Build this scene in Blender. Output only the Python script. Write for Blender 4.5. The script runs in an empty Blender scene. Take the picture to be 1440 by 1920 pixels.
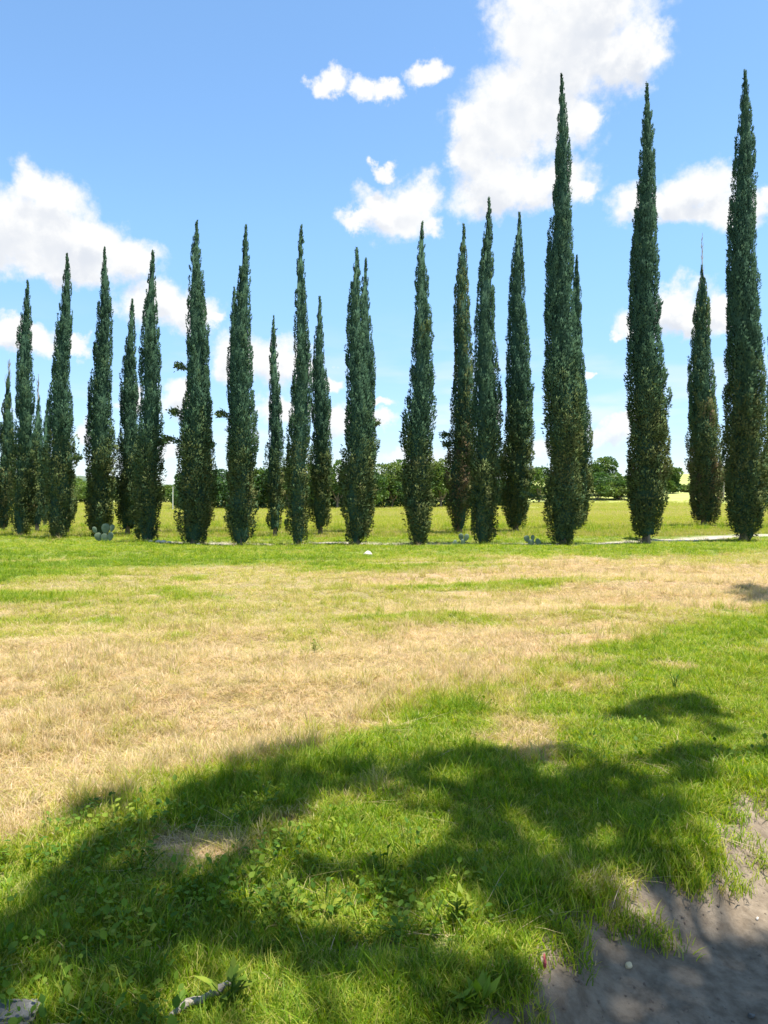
import bpy, math, random
import numpy as np
from mathutils import Vector

random.seed(7)
RNG = np.random.default_rng(7)
SC = bpy.context.scene
COL = SC.collection

# ------------------------------------------------------------------ camera
CAM_H = 1.65
F_PX = 1442.0                      # focal length in pixels of a 1440 x 1920 picture
HORIZON = 918.0
PITCH = math.atan((960.0 - HORIZON) / F_PX)
cam_d = bpy.data.cameras.new('camera')
cam = bpy.data.objects.new('camera', cam_d)
COL.objects.link(cam)
cam.location = (0, 0, CAM_H)
cam.rotation_euler = (math.pi / 2 - PITCH, 0, 0)
cam_d.sensor_fit = 'VERTICAL'
cam_d.sensor_height = 24.0
cam_d.sensor_width = 18.0
cam_d.lens = 24.0 * F_PX / 1920.0
cam_d.clip_start = 0.05
cam_d.clip_end = 20000.0
SC.camera = cam

# ------------------------------------------------------------------ sun, sky, exposure
SUN_EL = math.radians(76.0)
SUN_AZ = math.radians(102.0)       # clockwise from +Y
SUN_DIR = np.array([math.cos(SUN_EL) * math.sin(SUN_AZ), math.cos(SUN_EL) * math.cos(SUN_AZ), math.sin(SUN_EL)])
sun_d = bpy.data.lights.new('sun', 'SUN')
sun_d.energy = 5.0
sun_d.angle = math.radians(0.55)
sun_d.color = (1.0, 0.95, 0.86)
sun = bpy.data.objects.new('sun', sun_d)
COL.objects.link(sun)
sun.rotation_euler = Vector(SUN_DIR).to_track_quat('Z', 'Y').to_euler()

SKY_STRENGTH = 0.125
CLOUD_WHITE = 3.6
VS = SC.view_settings
VS.view_transform = 'Standard'
VS.look = 'None'
VS.gamma = 1.0
VS.use_curve_mapping = False
VS.exposure = 1.18
SC.display_settings.display_device = 'sRGB'
SC.cycles.max_bounces = 6
SC.cycles.diffuse_bounces = 2
SC.cycles.glossy_bounces = 2
SC.cycles.transmission_bounces = 4


def ray(u, v):
    """world direction of photo pixel (u, v)"""
    a, b = (u - 720.0) / F_PX, (960.0 - v) / F_PX
    c, s = math.cos(PITCH), math.sin(PITCH)
    d = np.array([a, c + b * s, -s + b * c])
    return d


def ground_pt(u, v):
    d = ray(u, v)
    t = CAM_H / -d[2]
    return d[0] * t, d[1] * t


def at_depth(u, v, Y):
    d = ray(u, v)
    t = Y / d[1]
    return d[0] * t, CAM_H + d[2] * t


# ------------------------------------------------------------------ node helpers
class NT:
    def __init__(self, tree):
        self.t = tree

    def new(self, kind, **kw):
        n = self.t.nodes.new(kind)
        for k, v in kw.items():
            setattr(n, k, v)
        return n

    def put(self, sock, val):
        if val is None:
            return
        if isinstance(val, bpy.types.NodeSocket):
            self.t.links.new(val, sock)
        else:
            sock.default_value = val

    def m(self, op, a=None, b=None, c=None, clamp=False):
        n = self.new('ShaderNodeMath', operation=op, use_clamp=clamp)
        self.put(n.inputs[0], a); self.put(n.inputs[1], b); self.put(n.inputs[2], c)
        return n.outputs[0]

    def v(self, op, a=None, b=None, c=None, out=0):
        n = self.new('ShaderNodeVectorMath', operation=op)
        self.put(n.inputs[0], a); self.put(n.inputs[1], b)
        if c is not None:
            self.put(n.inputs[2], c)
        return n.outputs[out]

    def noise(self, vec, scale, detail=4.0, rough=0.55, dist=0.0, color=False):
        n = self.new('ShaderNodeTexNoise')
        self.put(n.inputs['Vector'], vec)
        n.inputs['Scale'].default_value = scale
        n.inputs['Detail'].default_value = detail
        n.inputs['Roughness'].default_value = rough
        n.inputs['Distortion'].default_value = dist
        return n.outputs['Color' if color else 'Fac']

    def step(self, x, lo, hi, to0=0.0, to1=1.0):
        n = self.new('ShaderNodeMapRange', interpolation_type='SMOOTHSTEP')
        self.put(n.inputs[0], x); self.put(n.inputs[1], lo); self.put(n.inputs[2], hi)
        self.put(n.inputs[3], to0); self.put(n.inputs[4], to1)
        return n.outputs[0]

    def lin(self, x, lo, hi, to0=0.0, to1=1.0):
        n = self.new('ShaderNodeMapRange')
        self.put(n.inputs[0], x); self.put(n.inputs[1], lo); self.put(n.inputs[2], hi)
        self.put(n.inputs[3], to0); self.put(n.inputs[4], to1)
        return n.outputs[0]

    def mix(self, f, a, b, blend='MIX'):
        n = self.new('ShaderNodeMix', data_type='RGBA', blend_type=blend)
        self.put(n.inputs['Factor'], f)
        ia = [i for i in n.inputs if i.name == 'A' and i.type == 'RGBA'][0]
        ib = [i for i in n.inputs if i.name == 'B' and i.type == 'RGBA'][0]
        for s, val in ((ia, a), (ib, b)):
            if isinstance(val, tuple) and len(val) == 3:
                val = val + (1.0,)
            self.put(s, val)
        return [o for o in n.outputs if o.type == 'RGBA'][0]

    def ramp(self, f, stops):
        n = self.new('ShaderNodeValToRGB')
        el = n.color_ramp.elements
        while len(el) < len(stops):
            el.new(0.5)
        for e, (p, c) in zip(el, stops):
            e.position = p
            e.color = c + (1.0,)
        self.put(n.inputs[0], f)
        return n.outputs['Color']

    def attr(self, name, kind='GEOMETRY', out='Fac'):
        n = self.new('ShaderNodeAttribute', attribute_name=name, attribute_type=kind)
        return n.outputs[out]


# ------------------------------------------------------------------ world: Nishita sky with cumulus clouds
CLOUDS = [  # photo pixel centre and half-axes, turned into sky directions
    (58, 348, 52, 50), (100, 370, 62, 46), (0, 425, 120, 85), (95, 440, 100, 72), (170, 465, 72, 52), (240, 488, 62, 44), (120, 500, 170, 30), (-80, 470, 120, 60),
    (290, 580, 72, 44), (335, 597, 66, 36), (385, 606, 28, 15),
    (40, 626, 80, 26), (140, 640, 40, 17),
    (460, 672, 70, 46), (530, 678, 70, 48), (590, 700, 40, 38), (622, 722, 20, 13), (420, 690, 34, 22),
    (335, 757, 50, 34), (240, 745, 34, 20), (540, 770, 50, 26), (150, 812, 18, 24), (630, 790, 46, 30), (705, 790, 34, 14), (710, 760, 34, 9),
    (606, 164, 28, 18), (640, 148, 34, 20), (690, 166, 22, 20), (722, 162, 26, 16), (790, 135, 34, 19),
    (710, 308, 20, 15),
    (770, 365, 56, 40), (720, 392, 54, 36), (670, 406, 42, 17), (760, 412, 60, 34), (815, 425, 32, 18),
    (1000, 20, 105, 75), (1120, 20, 120, 85), (1180, 100, 92, 50), (1060, 110, 135, 78), (1232, 80, 44, 44), (985, 180, 105, 70), (950, 250, 105, 68), (1030, 220, 90, 66),
    (1100, 225, 36, 30), (890, 300, 52, 44), (930, 350, 84, 46), (1010, 355, 100, 40), (1085, 362, 26, 20), (880, 255, 44, 40),
    (1330, 345, 66, 52), (1270, 365, 60, 46), (1195, 385, 62, 40), (1350, 400, 66, 40), (1260, 405, 80, 26), (1395, 385, 52, 44), (1445, 370, 26, 22),
    (1270, 582, 56, 40), (1215, 600, 52, 32), (1335, 592, 34, 24), (1165, 615, 22, 13), (1300, 608, 60, 22),
    (1140, 800, 40, 28), (1110, 815, 50, 22), (310, 845, 40, 22), (760, 845, 50, 16), (1100, 706, 14, 8), (940, 760, 12, 28), (1030, 850, 60, 16),
]


def front_blobs():
    out = []
    for (u, v, rx, ry) in CLOUDS:
        r = ray(u, v); r = r / np.linalg.norm(r)
        a0, e0 = math.atan2(r[0], r[1]), math.asin(r[2])
        ca = math.cos(a0) ** 2
        out.append((a0, e0, rx / F_PX * ca * 1.05, ry / F_PX * ca * 1.05))
    return out


def other_blobs():                            # the same kind of cloud goes on round the rest of the sky
    rr = random.Random(11)
    out = []
    for k in range(9):
        a0 = 0.95 + (2 * math.pi - 1.9) * (k + rr.uniform(0.2, 0.8)) / 9
        if a0 > math.pi:
            a0 -= 2 * math.pi
        e0 = rr.choice([0.12, 0.2, 0.3, 0.42, 0.6]) + rr.uniform(-0.04, 0.04)
        s = rr.uniform(0.05, 0.11)
        out.append((a0, e0, s * 1.6 / max(0.4, math.cos(e0)), s * 0.8))
        out.append((a0 + s, e0 + s * 0.3, s * 1.0 / max(0.4, math.cos(e0)), s * 0.7))
    return out


def make_cloud_group(name, blobs, fine):
    g = bpy.data.node_groups.new(name, 'ShaderNodeTree')
    g.interface.new_socket('Vector', in_out='INPUT', socket_type='NodeSocketVector')
    g.interface.new_socket('Field', in_out='OUTPUT', socket_type='NodeSocketFloat')
    N = NT(g)
    gi = N.new('NodeGroupInput'); go = N.new('NodeGroupOutput')
    d = gi.outputs[0]
    w1 = N.noise(d, 9.0, 2.0, 0.5, color=True)
    w2 = N.noise(d, 34.0, fine, 0.6, color=True)
    off = N.v('MULTIPLY_ADD', N.v('SUBTRACT', w1, (0.5, 0.5, 0.5)), (0.075, 0.075, 0.06), (0, 0, 0))
    off = N.v('MULTIPLY_ADD', N.v('SUBTRACT', w2, (0.5, 0.5, 0.5)), (0.05, 0.05, 0.046), off)
    p = N.v('NORMALIZE', N.v('ADD', d, off))
    sx = N.new('ShaderNodeSeparateXYZ'); N.put(sx.inputs[0], p)
    az = N.m('ARCTAN2', sx.outputs[0], sx.outputs[1])
    el = N.m('ARCSINE', sx.outputs[2])
    cx = N.new('ShaderNodeCombineXYZ'); N.put(cx.inputs[0], az); N.put(cx.inputs[1], el)
    q = cx.outputs[0]
    cur = None
    for (a0, e0, ra, re) in blobs:
        L = N.v('LENGTH', N.v('MULTIPLY_ADD', q, (1 / ra, 1 / re, 0), (-a0 / ra, -e0 / re, 0)), out=1)
        cur = L if cur is None else N.m('SMOOTH_MIN', cur, L, 0.22)
    f = N.m('SUBTRACT', 1.12, cur)
    n3 = N.noise(d, 60.0, fine, 0.62)
    f = N.m('ADD', f, N.m('MULTIPLY', N.m('SUBTRACT', n3, 0.5), 0.85))
    N.put(go.inputs[0], f)
    return g


def make_world():
    w = bpy.data.worlds.new('World')
    SC.world = w
    w.use_nodes = True
    t = w.node_tree
    t.nodes.clear()
    N = NT(t)
    tc = N.new('ShaderNodeTexCoord')
    d = N.v('NORMALIZE', tc.outputs['Generated'])
    sky = N.new('ShaderNodeTexSky', sky_type='NISHITA')
    sky.sun_disc = False
    sky.sun_elevation = SUN_EL
    sky.sun_rotation = SUN_AZ
    sky.altitude = 2000.0
    sky.air_density = 1.0
    sky.dust_density = 1.6
    sky.ozone_density = 1.6
    sz = N.new('ShaderNodeSeparateXYZ'); N.put(sz.inputs[0], d)
    tint = N.mix(N.step(sz.outputs[2], 0.0, 0.34), (0.60, 0.64, 0.73), (0.86, 1.03, 1.05))
    base = N.v('MULTIPLY', sky.outputs[0], tint)
    fade = N.step(sz.outputs[2], -0.01, 0.12, 0.62, 0.98)          # clouds near the horizon sink into the air
    W = CLOUD_WHITE
    lit, dim = (W * 1.02, W * 1.02, W * 1.01), (W * 0.76, W * 0.80, W * 0.87)

    def sky_with(blobs, name, fine):
        g = make_cloud_group(name, blobs, fine)
        a = N.new('ShaderNodeGroup', node_tree=g); N.put(a.inputs[0], d)
        dens = N.m('MULTIPLY', N.step(a.outputs[0], -0.12, 0.60), fade)
        low = N.m('MULTIPLY', N.step(N.noise(N.v('MULTIPLY', d, (5.0, 5.0, 22.0)), 1.0, 4.0, 0.55), 0.46, 0.70), N.step(sz.outputs[2], 0.24, 0.04))
        dens = N.m('MAXIMUM', dens, N.m('MULTIPLY', low, 0.7))
        if fine > 3:
            up = N.v('NORMALIZE', N.v('ADD', d, (0.006, -0.004, 0.024)))
            b = N.new('ShaderNodeGroup', node_tree=g); N.put(b.inputs[0], up)
            up_d = N.step(b.outputs[0], -0.05, 1.0)
        else:
            up_d = N.step(a.outputs[0], 0.1, 1.2)
        shade = N.m('MULTIPLY', up_d, N.noise(d, 16.0, 3.0, 0.55))
        ccol = N.mix(N.step(shade, 0.14, 0.72), lit, dim)
        bg = N.new('ShaderNodeBackground')
        N.put(bg.inputs[0], N.mix(dens, base, ccol))
        bg.inputs[1].default_value = SKY_STRENGTH
        return bg

    # the clouds ahead are finely drawn; behind and overhead plainer ones do
    ahead = N.v('DOT_PRODUCT', d, (0.0, math.cos(0.25), math.sin(0.25)), out=1)
    fac = N.m('GREATER_THAN', ahead, math.cos(math.radians(44)))
    b0 = sky_with(other_blobs(), 'cloud_field_around', 2.0)
    b1 = sky_with(front_blobs(), 'cloud_field_ahead', 5.0)
    mx = N.new('ShaderNodeMixShader')
    N.put(mx.inputs[0], fac)
    t.links.new(b0.outputs[0], mx.inputs[1]); t.links.new(b1.outputs[0], mx.inputs[2])
    out = N.new('ShaderNodeOutputWorld')
    t.links.new(mx.outputs[0], out.inputs[0])


make_world()
SC.world.cycles.sampling_method = 'NONE'      # an even sky: sampling it by bounces is as clean and much quicker


# ------------------------------------------------------------------ numeric noise
def _hash(ix, iy, seed):
    h = (ix.astype(np.int64) * 374761393 + iy.astype(np.int64) * 668265263 + seed * 1274126177) & 0xFFFFFFFF
    h = ((h ^ (h >> 13)) * 1274126177) & 0xFFFFFFFF
    return ((h ^ (h >> 16)) & 0xFFFFFF) / float(0xFFFFFF)


def vnoise(x, y, seed=0):
    x = np.asarray(x, float); y = np.asarray(y, float)
    x0, y0 = np.floor(x), np.floor(y)
    fx, fy = x - x0, y - y0
    fx = fx * fx * (3 - 2 * fx); fy = fy * fy * (3 - 2 * fy)
    a = _hash(x0, y0, seed); b = _hash(x0 + 1, y0, seed)
    c = _hash(x0, y0 + 1, seed); d = _hash(x0 + 1, y0 + 1, seed)
    return (a * (1 - fx) + b * fx) * (1 - fy) + (c * (1 - fx) + d * fx) * fy


def fbm(x, y, seed=0, oct=4):
    s, a, n = 0.0, 1.0, 0.0
    for k in range(oct):
        s = s + a * vnoise(x * 2 ** k, y * 2 ** k, seed + k * 17)
        n += a
        a *= 0.5
    return s / n


def sstep(x, a, b):
    t = np.clip((np.asarray(x, float) - a) / (b - a), 0, 1)
    return t * t * (3 - 2 * t)


# ------------------------------------------------------------------ zones of the ground (metres; +Y away from the camera)
DIRT = np.array([(-60, -40), (-6, -2.4), (-1.5, 0.9), (-0.3, 1.9), (0.21, 2.37), (0.59, 2.73), (0.97, 3.04), (1.45, 3.44), (1.94, 3.89), (3, 4.8), (5, 6.6), (10, 10.3), (30, 20), (200, 90)])
GREEN = np.array([(-60, -8), (-12, 0.2), (-6, 1.8), (-3, 2.9), (-1.91, 3.45), (-1.4, 3.95), (-1.01, 4.3), (-0.55, 4.75), (-0.15, 5.2), (0.46, 6.07), (1.74, 6.96), (2.98, 8.44), (5.1, 10.26), (9, 13), (20, 19), (200, 70)])
PATH_PX = [(-500, 1012.5, 1010), (-200, 1014, 1011.3), (280, 1017.6, 1014.5), (500, 1020, 1016.6), (790, 1020.4, 1016.8), (1080, 1020, 1015.4), (1160, 1017.6, 1012.4), (1300, 1011.5, 1006.5), (1440, 1007, 1002), (1700, 998, 993), (2100, 988, 983)]
PATH_N = np.array([ground_pt(u, a) for u, a, b in PATH_PX])
PATH_F = np.array([ground_pt(u, b) for u, a, b in PATH_PX])


def signed_dirt(x, y):       # > 0 on the dirt road
    return (np.interp(x, DIRT[:, 0], DIRT[:, 1]) - 0.11 - y) * 0.72


def signed_straw(x, y):      # > 0 in the mown field
    return (y - np.interp(x, GREEN[:, 0], GREEN[:, 1])) * 0.72


def path_mask(x, y):
    n = np.interp(x, PATH_N[:, 0], PATH_N[:, 1]); f = np.interp(x, PATH_F[:, 0], PATH_F[:, 1])
    w = 0.22 * (fbm(x * 1.3, y * 1.3, 5, 3) - 0.5)
    return sstep(y - n + w, -0.06, 0.1) * sstep(f - y + w, -0.06, 0.1) * sstep(x + 6 * w, -8.6, -7.2)


def row_y(x):                # where the near cypress row stands
    return np.interp(x, PATH_N[:, 0], PATH_N[:, 1])


def green_amount(x, y):
    """1 = fresh grass, 0 = bleached straw"""
    x = np.asarray(x, float); y = np.asarray(y, float)
    big = fbm(x * 0.35, y * 0.5, 21, 3)
    mid = fbm(x * 1.1, y * 1.7, 31, 4)
    band = fbm(x * 0.16 + y * 0.03, y * 0.85 - x * 0.14, 41, 3)     # windrows lying across the view
    s = signed_straw(x, y) + (mid - 0.5) * 1.5
    near = 1 - sstep(s, -0.25, 0.45)
    g_near = 0.90 - 0.55 * sstep(mid, 0.62, 0.78) - 0.1 * big
    left = sstep(-(x + (big - 0.5) * 5 - 0.10 * (y - 8)), -2.4, 1.4) * sstep(y + (mid - 0.5) * 3, 7.2, 9.8)
    g_mid = 0.10 + 0.86 * left * (0.42 + 0.58 * sstep(band, 0.36, 0.56)) + 0.36 * sstep(band, 0.6, 0.74) * sstep(y, 6.5, 9) + 0.30 * sstep(mid, 0.66, 0.8)
    strip = sstep(row_y(x) - y + (mid - 0.5) * 1.8 + (big - 0.5) * 1.5, 5.6 + 0.0 * x, 4.2 + 0.0 * x)
    strip = np.maximum(strip, 0.55 * sstep(x, 3, 8) * sstep(row_y(x) - y, 9, 6))
    g = g_near * near + g_mid * (1 - near)
    g = g * (1 - strip) + (0.86 - 0.25 * sstep(mid, 0.6, 0.8)) * strip
    far = sstep(y - row_y(x), 7.5, 9.5)
    g_far = 0.50 + 0.22 * (fbm(x * 0.05, y * 0.3, 51, 3) - 0.5)
    g = g * (1 - far) + g_far * far
    return np.clip(g, 0, 1)


def height(x, y):
    x = np.asarray(x, float); y = np.asarray(y, float)
    near = 1 - sstep(y, 22, 40)
    h = near * (0.10 * (fbm(x * 0.5, y * 0.5, 61, 3) - 0.5) + 0.05 * (fbm(x * 2.2, y * 2.2, 62, 3) - 0.5))
    band = fbm(x * 0.16 + y * 0.03, y * 0.85 - x * 0.14, 41, 3)
    h = h + near * 0.22 * (band - 0.5) * sstep(signed_straw(x, y), 0, 1)
    sd = signed_dirt(x, y) + 0.26 * (fbm(x * 2.4, y * 2.4, 63, 4) - 0.5)
    h = h - 0.13 * sstep(sd, -0.10, 0.22) * near
    rut = np.exp(-((sd - 0.95) / 0.16) ** 2) + 0.8 * np.exp(-((sd - 0.42) / 0.12) ** 2)
    h = h - 0.035 * rut * near
    h = h + 0.022 * (fbm(x * 8, y * 8, 64, 3) - 0.5) * sstep(sd, 0, 0.2) * near
    h = h + 0.05 * np.exp(-((sd + 0.25) / 0.22) ** 2) * near
    p = path_mask(x, y)
    h = h - 0.03 * p
    h = h + sstep(y, 105, 260) * sstep(x, 38, 95) * 5.6
    h = h + sstep(y, 88, 112) * sstep(x, 16, 30) * 1.2
    return h


# ------------------------------------------------------------------ mesh helpers
class MB:
    """collects vertices and faces of mixed size with a per-vertex tone"""
    def __init__(self):
        self.V, self.F, self.T, self.M, self.n = [], [], [], [], 0

    def add(self, V, F, tone=0.0, mat=0):
        V = np.asarray(V, float).reshape(-1, 3); F = np.asarray(F, int)
        self.V.append(V); self.F.append(F + self.n)
        self.T.append(np.broadcast_to(np.asarray(tone, float), (len(V),)))
        self.M.append(np.full(len(F), mat))
        self.n += len(V)

    def mesh(self, name, mats, smooth=False):
        me = bpy.data.meshes.new(name)
        V = np.concatenate(self.V); T = np.concatenate(self.T)
        me.vertices.add(len(V)); me.vertices.foreach_set('co', V.ravel())
        tot = np.concatenate([np.full(len(f), f.shape[1]) for f in self.F])
        idx = np.concatenate([f.ravel() for f in self.F])
        st = np.concatenate([[0], np.cumsum(tot)[:-1]])
        me.loops.add(len(idx)); me.loops.foreach_set('vertex_index', idx)
        me.polygons.add(len(tot)); me.polygons.foreach_set('loop_start', st)
        me.polygons.foreach_set('loop_total', tot)
        me.polygons.foreach_set('material_index', np.concatenate(self.M))
        if smooth:
            me.polygons.foreach_set('use_smooth', np.ones(len(tot), bool))
        a = me.attributes.new('tone', 'FLOAT', 'POINT'); a.data.foreach_set('value', T.astype(np.float32))
        for m_ in (mats if isinstance(mats, (list, tuple)) else [mats]):
            me.materials.append(m_)
        me.update(); me.validate()
        return me

    def build(self, name, mats, parent=None, smooth=False):
        o = bpy.data.objects.new(name, self.mesh(name, mats, smooth))
        COL.objects.link(o)
        if parent is not None:
            o.parent = parent
        return o


def tube(mb, pts, radii, sides=8, tone=0.0, cap=True):
    pts = np.asarray(pts, float); n = len(pts)
    V = []
    for i in range(n):
        t = pts[min(i + 1, n - 1)] - pts[max(i - 1, 0)]
        t = t / (np.linalg.norm(t) + 1e-9)
        ref = np.array([0, 0, 1.0]) if abs(t[2]) < 0.9 else np.array([1.0, 0, 0])
        a = np.cross(t, ref); a /= np.linalg.norm(a); b = np.cross(t, a)
        an = np.arange(sides) * 2 * math.pi / sides
        V.append(pts[i] + radii[i] * (np.cos(an)[:, None] * a + np.sin(an)[:, None] * b))
    V = np.concatenate(V)
    F = []
    for i in range(n - 1):
        for k in range(sides):
            k2 = (k + 1) % sides
            F.append((i * sides + k, i * sides + k2, (i + 1) * sides + k2, (i + 1) * sides + k))
    mb.add(V, F, tone)
    if cap:
        V2 = np.concatenate([V[-sides:], pts[-1:]])
        mb.add(V2, [(k, (k + 1) % sides, sides) for k in range(sides)], tone)
        V3 = np.concatenate([V[:sides], pts[:1]])
        mb.add(V3, [((k + 1) % sides, k, sides) for k in range(sides)], tone)


def unit(a):
    return a / (np.linalg.norm(a, axis=-1, keepdims=True) + 1e-9)


def kites(mb, P, D, S, L, W, tone, mat=0, bend=0.0):
    """one folded leaf per row: base P, length axis D, side axis S"""
    D = unit(D); S = unit(S - (S * D).sum(-1, keepdims=True) * D)
    Nn = np.cross(D, S)
    n = len(P); L = np.asarray(L)[:, None]; W = np.asarray(W)[:, None]
    b = np.broadcast_to(np.asarray(bend, float), (n,))[:, None]
    v0 = P
    v1 = P + D * L * 0.45 + S * W * 0.5 + Nn * L * b
    v2 = P + D * L
    v3 = P + D * L * 0.45 - S * W * 0.5 + Nn * L * b
    V = np.stack([v0, v1, v2, v3], 1).reshape(-1, 3)
    F = np.arange(n * 4).reshape(n, 4)
    mb.add(V, F, np.repeat(tone, 4), mat)


def tag(o, label=None, cat=None, group=None, kind=None):
    if label: o['label'] = label
    if cat: o['category'] = cat
    if group: o['group'] = group
    if kind: o['kind'] = kind
    return o


def empty(name, loc):
    o = bpy.data.objects.new(name, None)
    o.empty_display_size = 0.3
    COL.objects.link(o)
    o.location = loc
    return o


# ------------------------------------------------------------------ materials
def leaf_material(name, stops, transl=0.35, rough=0.55, spec=0.3, instanced=False, posnoise=0.6, gain=(0.75, 1.3), gscale=11.0):
    m_ = bpy.data.materials.new(name); m_.use_nodes = True
    t = m_.node_tree; t.nodes.clear(); N = NT(t)
    tone = N.attr('tone')
    if instanced:
        tone = N.m('ADD', tone, N.attr('itone', 'INSTANCER'))
    geo = N.new('ShaderNodeNewGeometry')
    n = N.noise(geo.outputs['Position'], 2.3, 3.0)
    tone = N.m('ADD', tone, N.m('MULTIPLY', N.m('SUBTRACT', n, 0.5), posnoise * 0.4), clamp=True)
    col = N.ramp(tone, stops)
    n2 = N.noise(geo.outputs['Position'], gscale, 2.0)
    k = N.lin(n2, 0.25, 0.75, gain[0], gain[1])
    col = N.mix(1.0, col, N.v('SCALE', (1, 1, 1), None), 'MULTIPLY') if False else col
    hs = N.new('ShaderNodeHueSaturation'); N.put(hs.inputs['Color'], col); N.put(hs.inputs['Value'], k)
    col = hs.outputs[0]
    p = N.new('ShaderNodeBsdfPrincipled')
    N.put(p.inputs['Base Color'], col)
    p.inputs['Roughness'].default_value = rough
    p.inputs['Specular IOR Level'].default_value = spec
    tr = N.new('ShaderNodeBsdfTranslucent')
    hs2 = N.new('ShaderNodeHueSaturation'); N.put(hs2.inputs['Color'], col)
    hs2.inputs['Saturation'].default_value = 1.15; hs2.inputs['Value'].default_value = 1.1
    N.put(tr.inputs[0], hs2.outputs[0])
    mx = N.new('ShaderNodeMixShader'); mx.inputs[0].default_value = transl
    t.links.new(p.outputs[0], mx.inputs[1]); t.links.new(tr.outputs[0], mx.inputs[2])
    out = N.new('ShaderNodeOutputMaterial'); t.links.new(mx.outputs[0], out.inputs[0])
    return m_


def solid_material(name, c1, c2, scale=6.0, rough=0.85, bump=0.4, stretch=(1, 1, 1)):
    m_ = bpy.data.materials.new(name); m_.use_nodes = True
    t = m_.node_tree; t.nodes.clear(); N = NT(t)
    tc = N.new('ShaderNodeTexCoord')
    v = N.v('MULTIPLY', tc.outputs['Object'], stretch)
    n = N.noise(v, scale, 6.0, 0.6)
    col = N.mix(N.step(n, 0.3, 0.7), c1, c2)
    p = N.new('ShaderNodeBsdfPrincipled')
    N.put(p.inputs['Base Color'], col)
    p.inputs['Roughness'].default_value = rough
    p.inputs['Specular IOR Level'].default_value = 0.25
    bp = N.new('ShaderNodeBump'); bp.inputs['Strength'].default_value = bump
    bp.inputs['Distance'].default_value = 0.02
    N.put(bp.inputs['Height'], N.noise(v, scale * 3, 6.0, 0.65))
    t.links.new(bp.outputs[0], p.inputs['Normal'])
    out = N.new('ShaderNodeOutputMaterial'); t.links.new(p.outputs[0], out.inputs[0])
    return m_


GRASS = leaf_material('grass_blades', [(0.0, (0.125, 0.220, 0.013)), (0.22, (0.270, 0.365, 0.024)), (0.45, (0.410, 0.395, 0.070)), (0.68, (0.475, 0.395, 0.165)), (1.0, (0.66, 0.515, 0.325))], 0.5, 0.5, 0.25, True, 0.5)
WEED = leaf_material('weed_leaves', [(0.0, (0.06, 0.13, 0.014)), (0.5, (0.15, 0.235, 0.022)), (1.0, (0.25, 0.28, 0.035))], 0.38, 0.6, 0.15, True, 0.7)
CYPRESS = leaf_material('cypress_foliage', [(0.0, (0.040, 0.088, 0.056)), (0.3, (0.062, 0.120, 0.060)), (0.52, (0.104, 0.138, 0.044)), (0.8, (0.160, 0.165, 0.062)), (1.0, (0.20, 0.135, 0.085))], 0.18, 0.75, 0.08, False, 0.5, (0.78, 1.25), 3.6)  # glaucous leaf; teal end also has veiling glare painted into the colour
BROAD = leaf_material('broadleaf_foliage', [(0.0, (0.030, 0.068, 0.028)), (0.4, (0.065, 0.125, 0.032)), (0.75, (0.125, 0.195, 0.040)), (1.0, (0.19, 0.235, 0.07))], 0.3, 0.55, 0.3, False, 1.0)
CANOPY = leaf_material('canopy_leaves', [(0.0, (0.03, 0.07, 0.015)), (1.0, (0.07, 0.13, 0.02))], 0.25, 0.5, 0.3)
BARK = solid_material('bark', (0.16, 0.115, 0.08), (0.27, 0.21, 0.155), 9.0, 0.9, 0.8, (1, 1, 0.25))
DEADWOOD = solid_material('dead_wood', (0.26, 0.22, 0.18), (0.42, 0.37, 0.31), 12.0, 0.9, 0.5, (1, 1, 0.3))
STONE = solid_material('pale_stone', (0.52, 0.44, 0.35), (0.72, 0.65, 0.56), 7.0, 0.9, 0.6)
GREYSTONE = solid_material('grey_stone', (0.09, 0.088, 0.08), (0.19, 0.185, 0.17), 9.0, 0.9, 0.7)
CACTUS = solid_material('cactus_skin', (0.10, 0.145, 0.085), (0.19, 0.24, 0.16), 5.0, 0.6, 0.15)
STICK = solid_material('weathered_wood', (0.17, 0.15, 0.12), (0.34, 0.30, 0.25), 14.0, 0.9, 0.7, (0.2, 1, 1))
POLE = solid_material('painted_pole', (0.62, 0.60, 0.52), (0.74, 0.72, 0.66), 3.0, 0.6, 0.1)
CLOD = solid_material('soil_clod', (0.10, 0.072, 0.05), (0.22, 0.175, 0.135), 0.4, 0.95, 0.3)
RED = solid_material('red_plastic', (0.30, 0.04, 0.05), (0.42, 0.10, 0.10), 20.0, 0.4, 0.2)
TANLEAF = solid_material('dry_leaf', (0.45, 0.36, 0.20), (0.62, 0.52, 0.33), 30.0, 0.8, 0.3)


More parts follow.
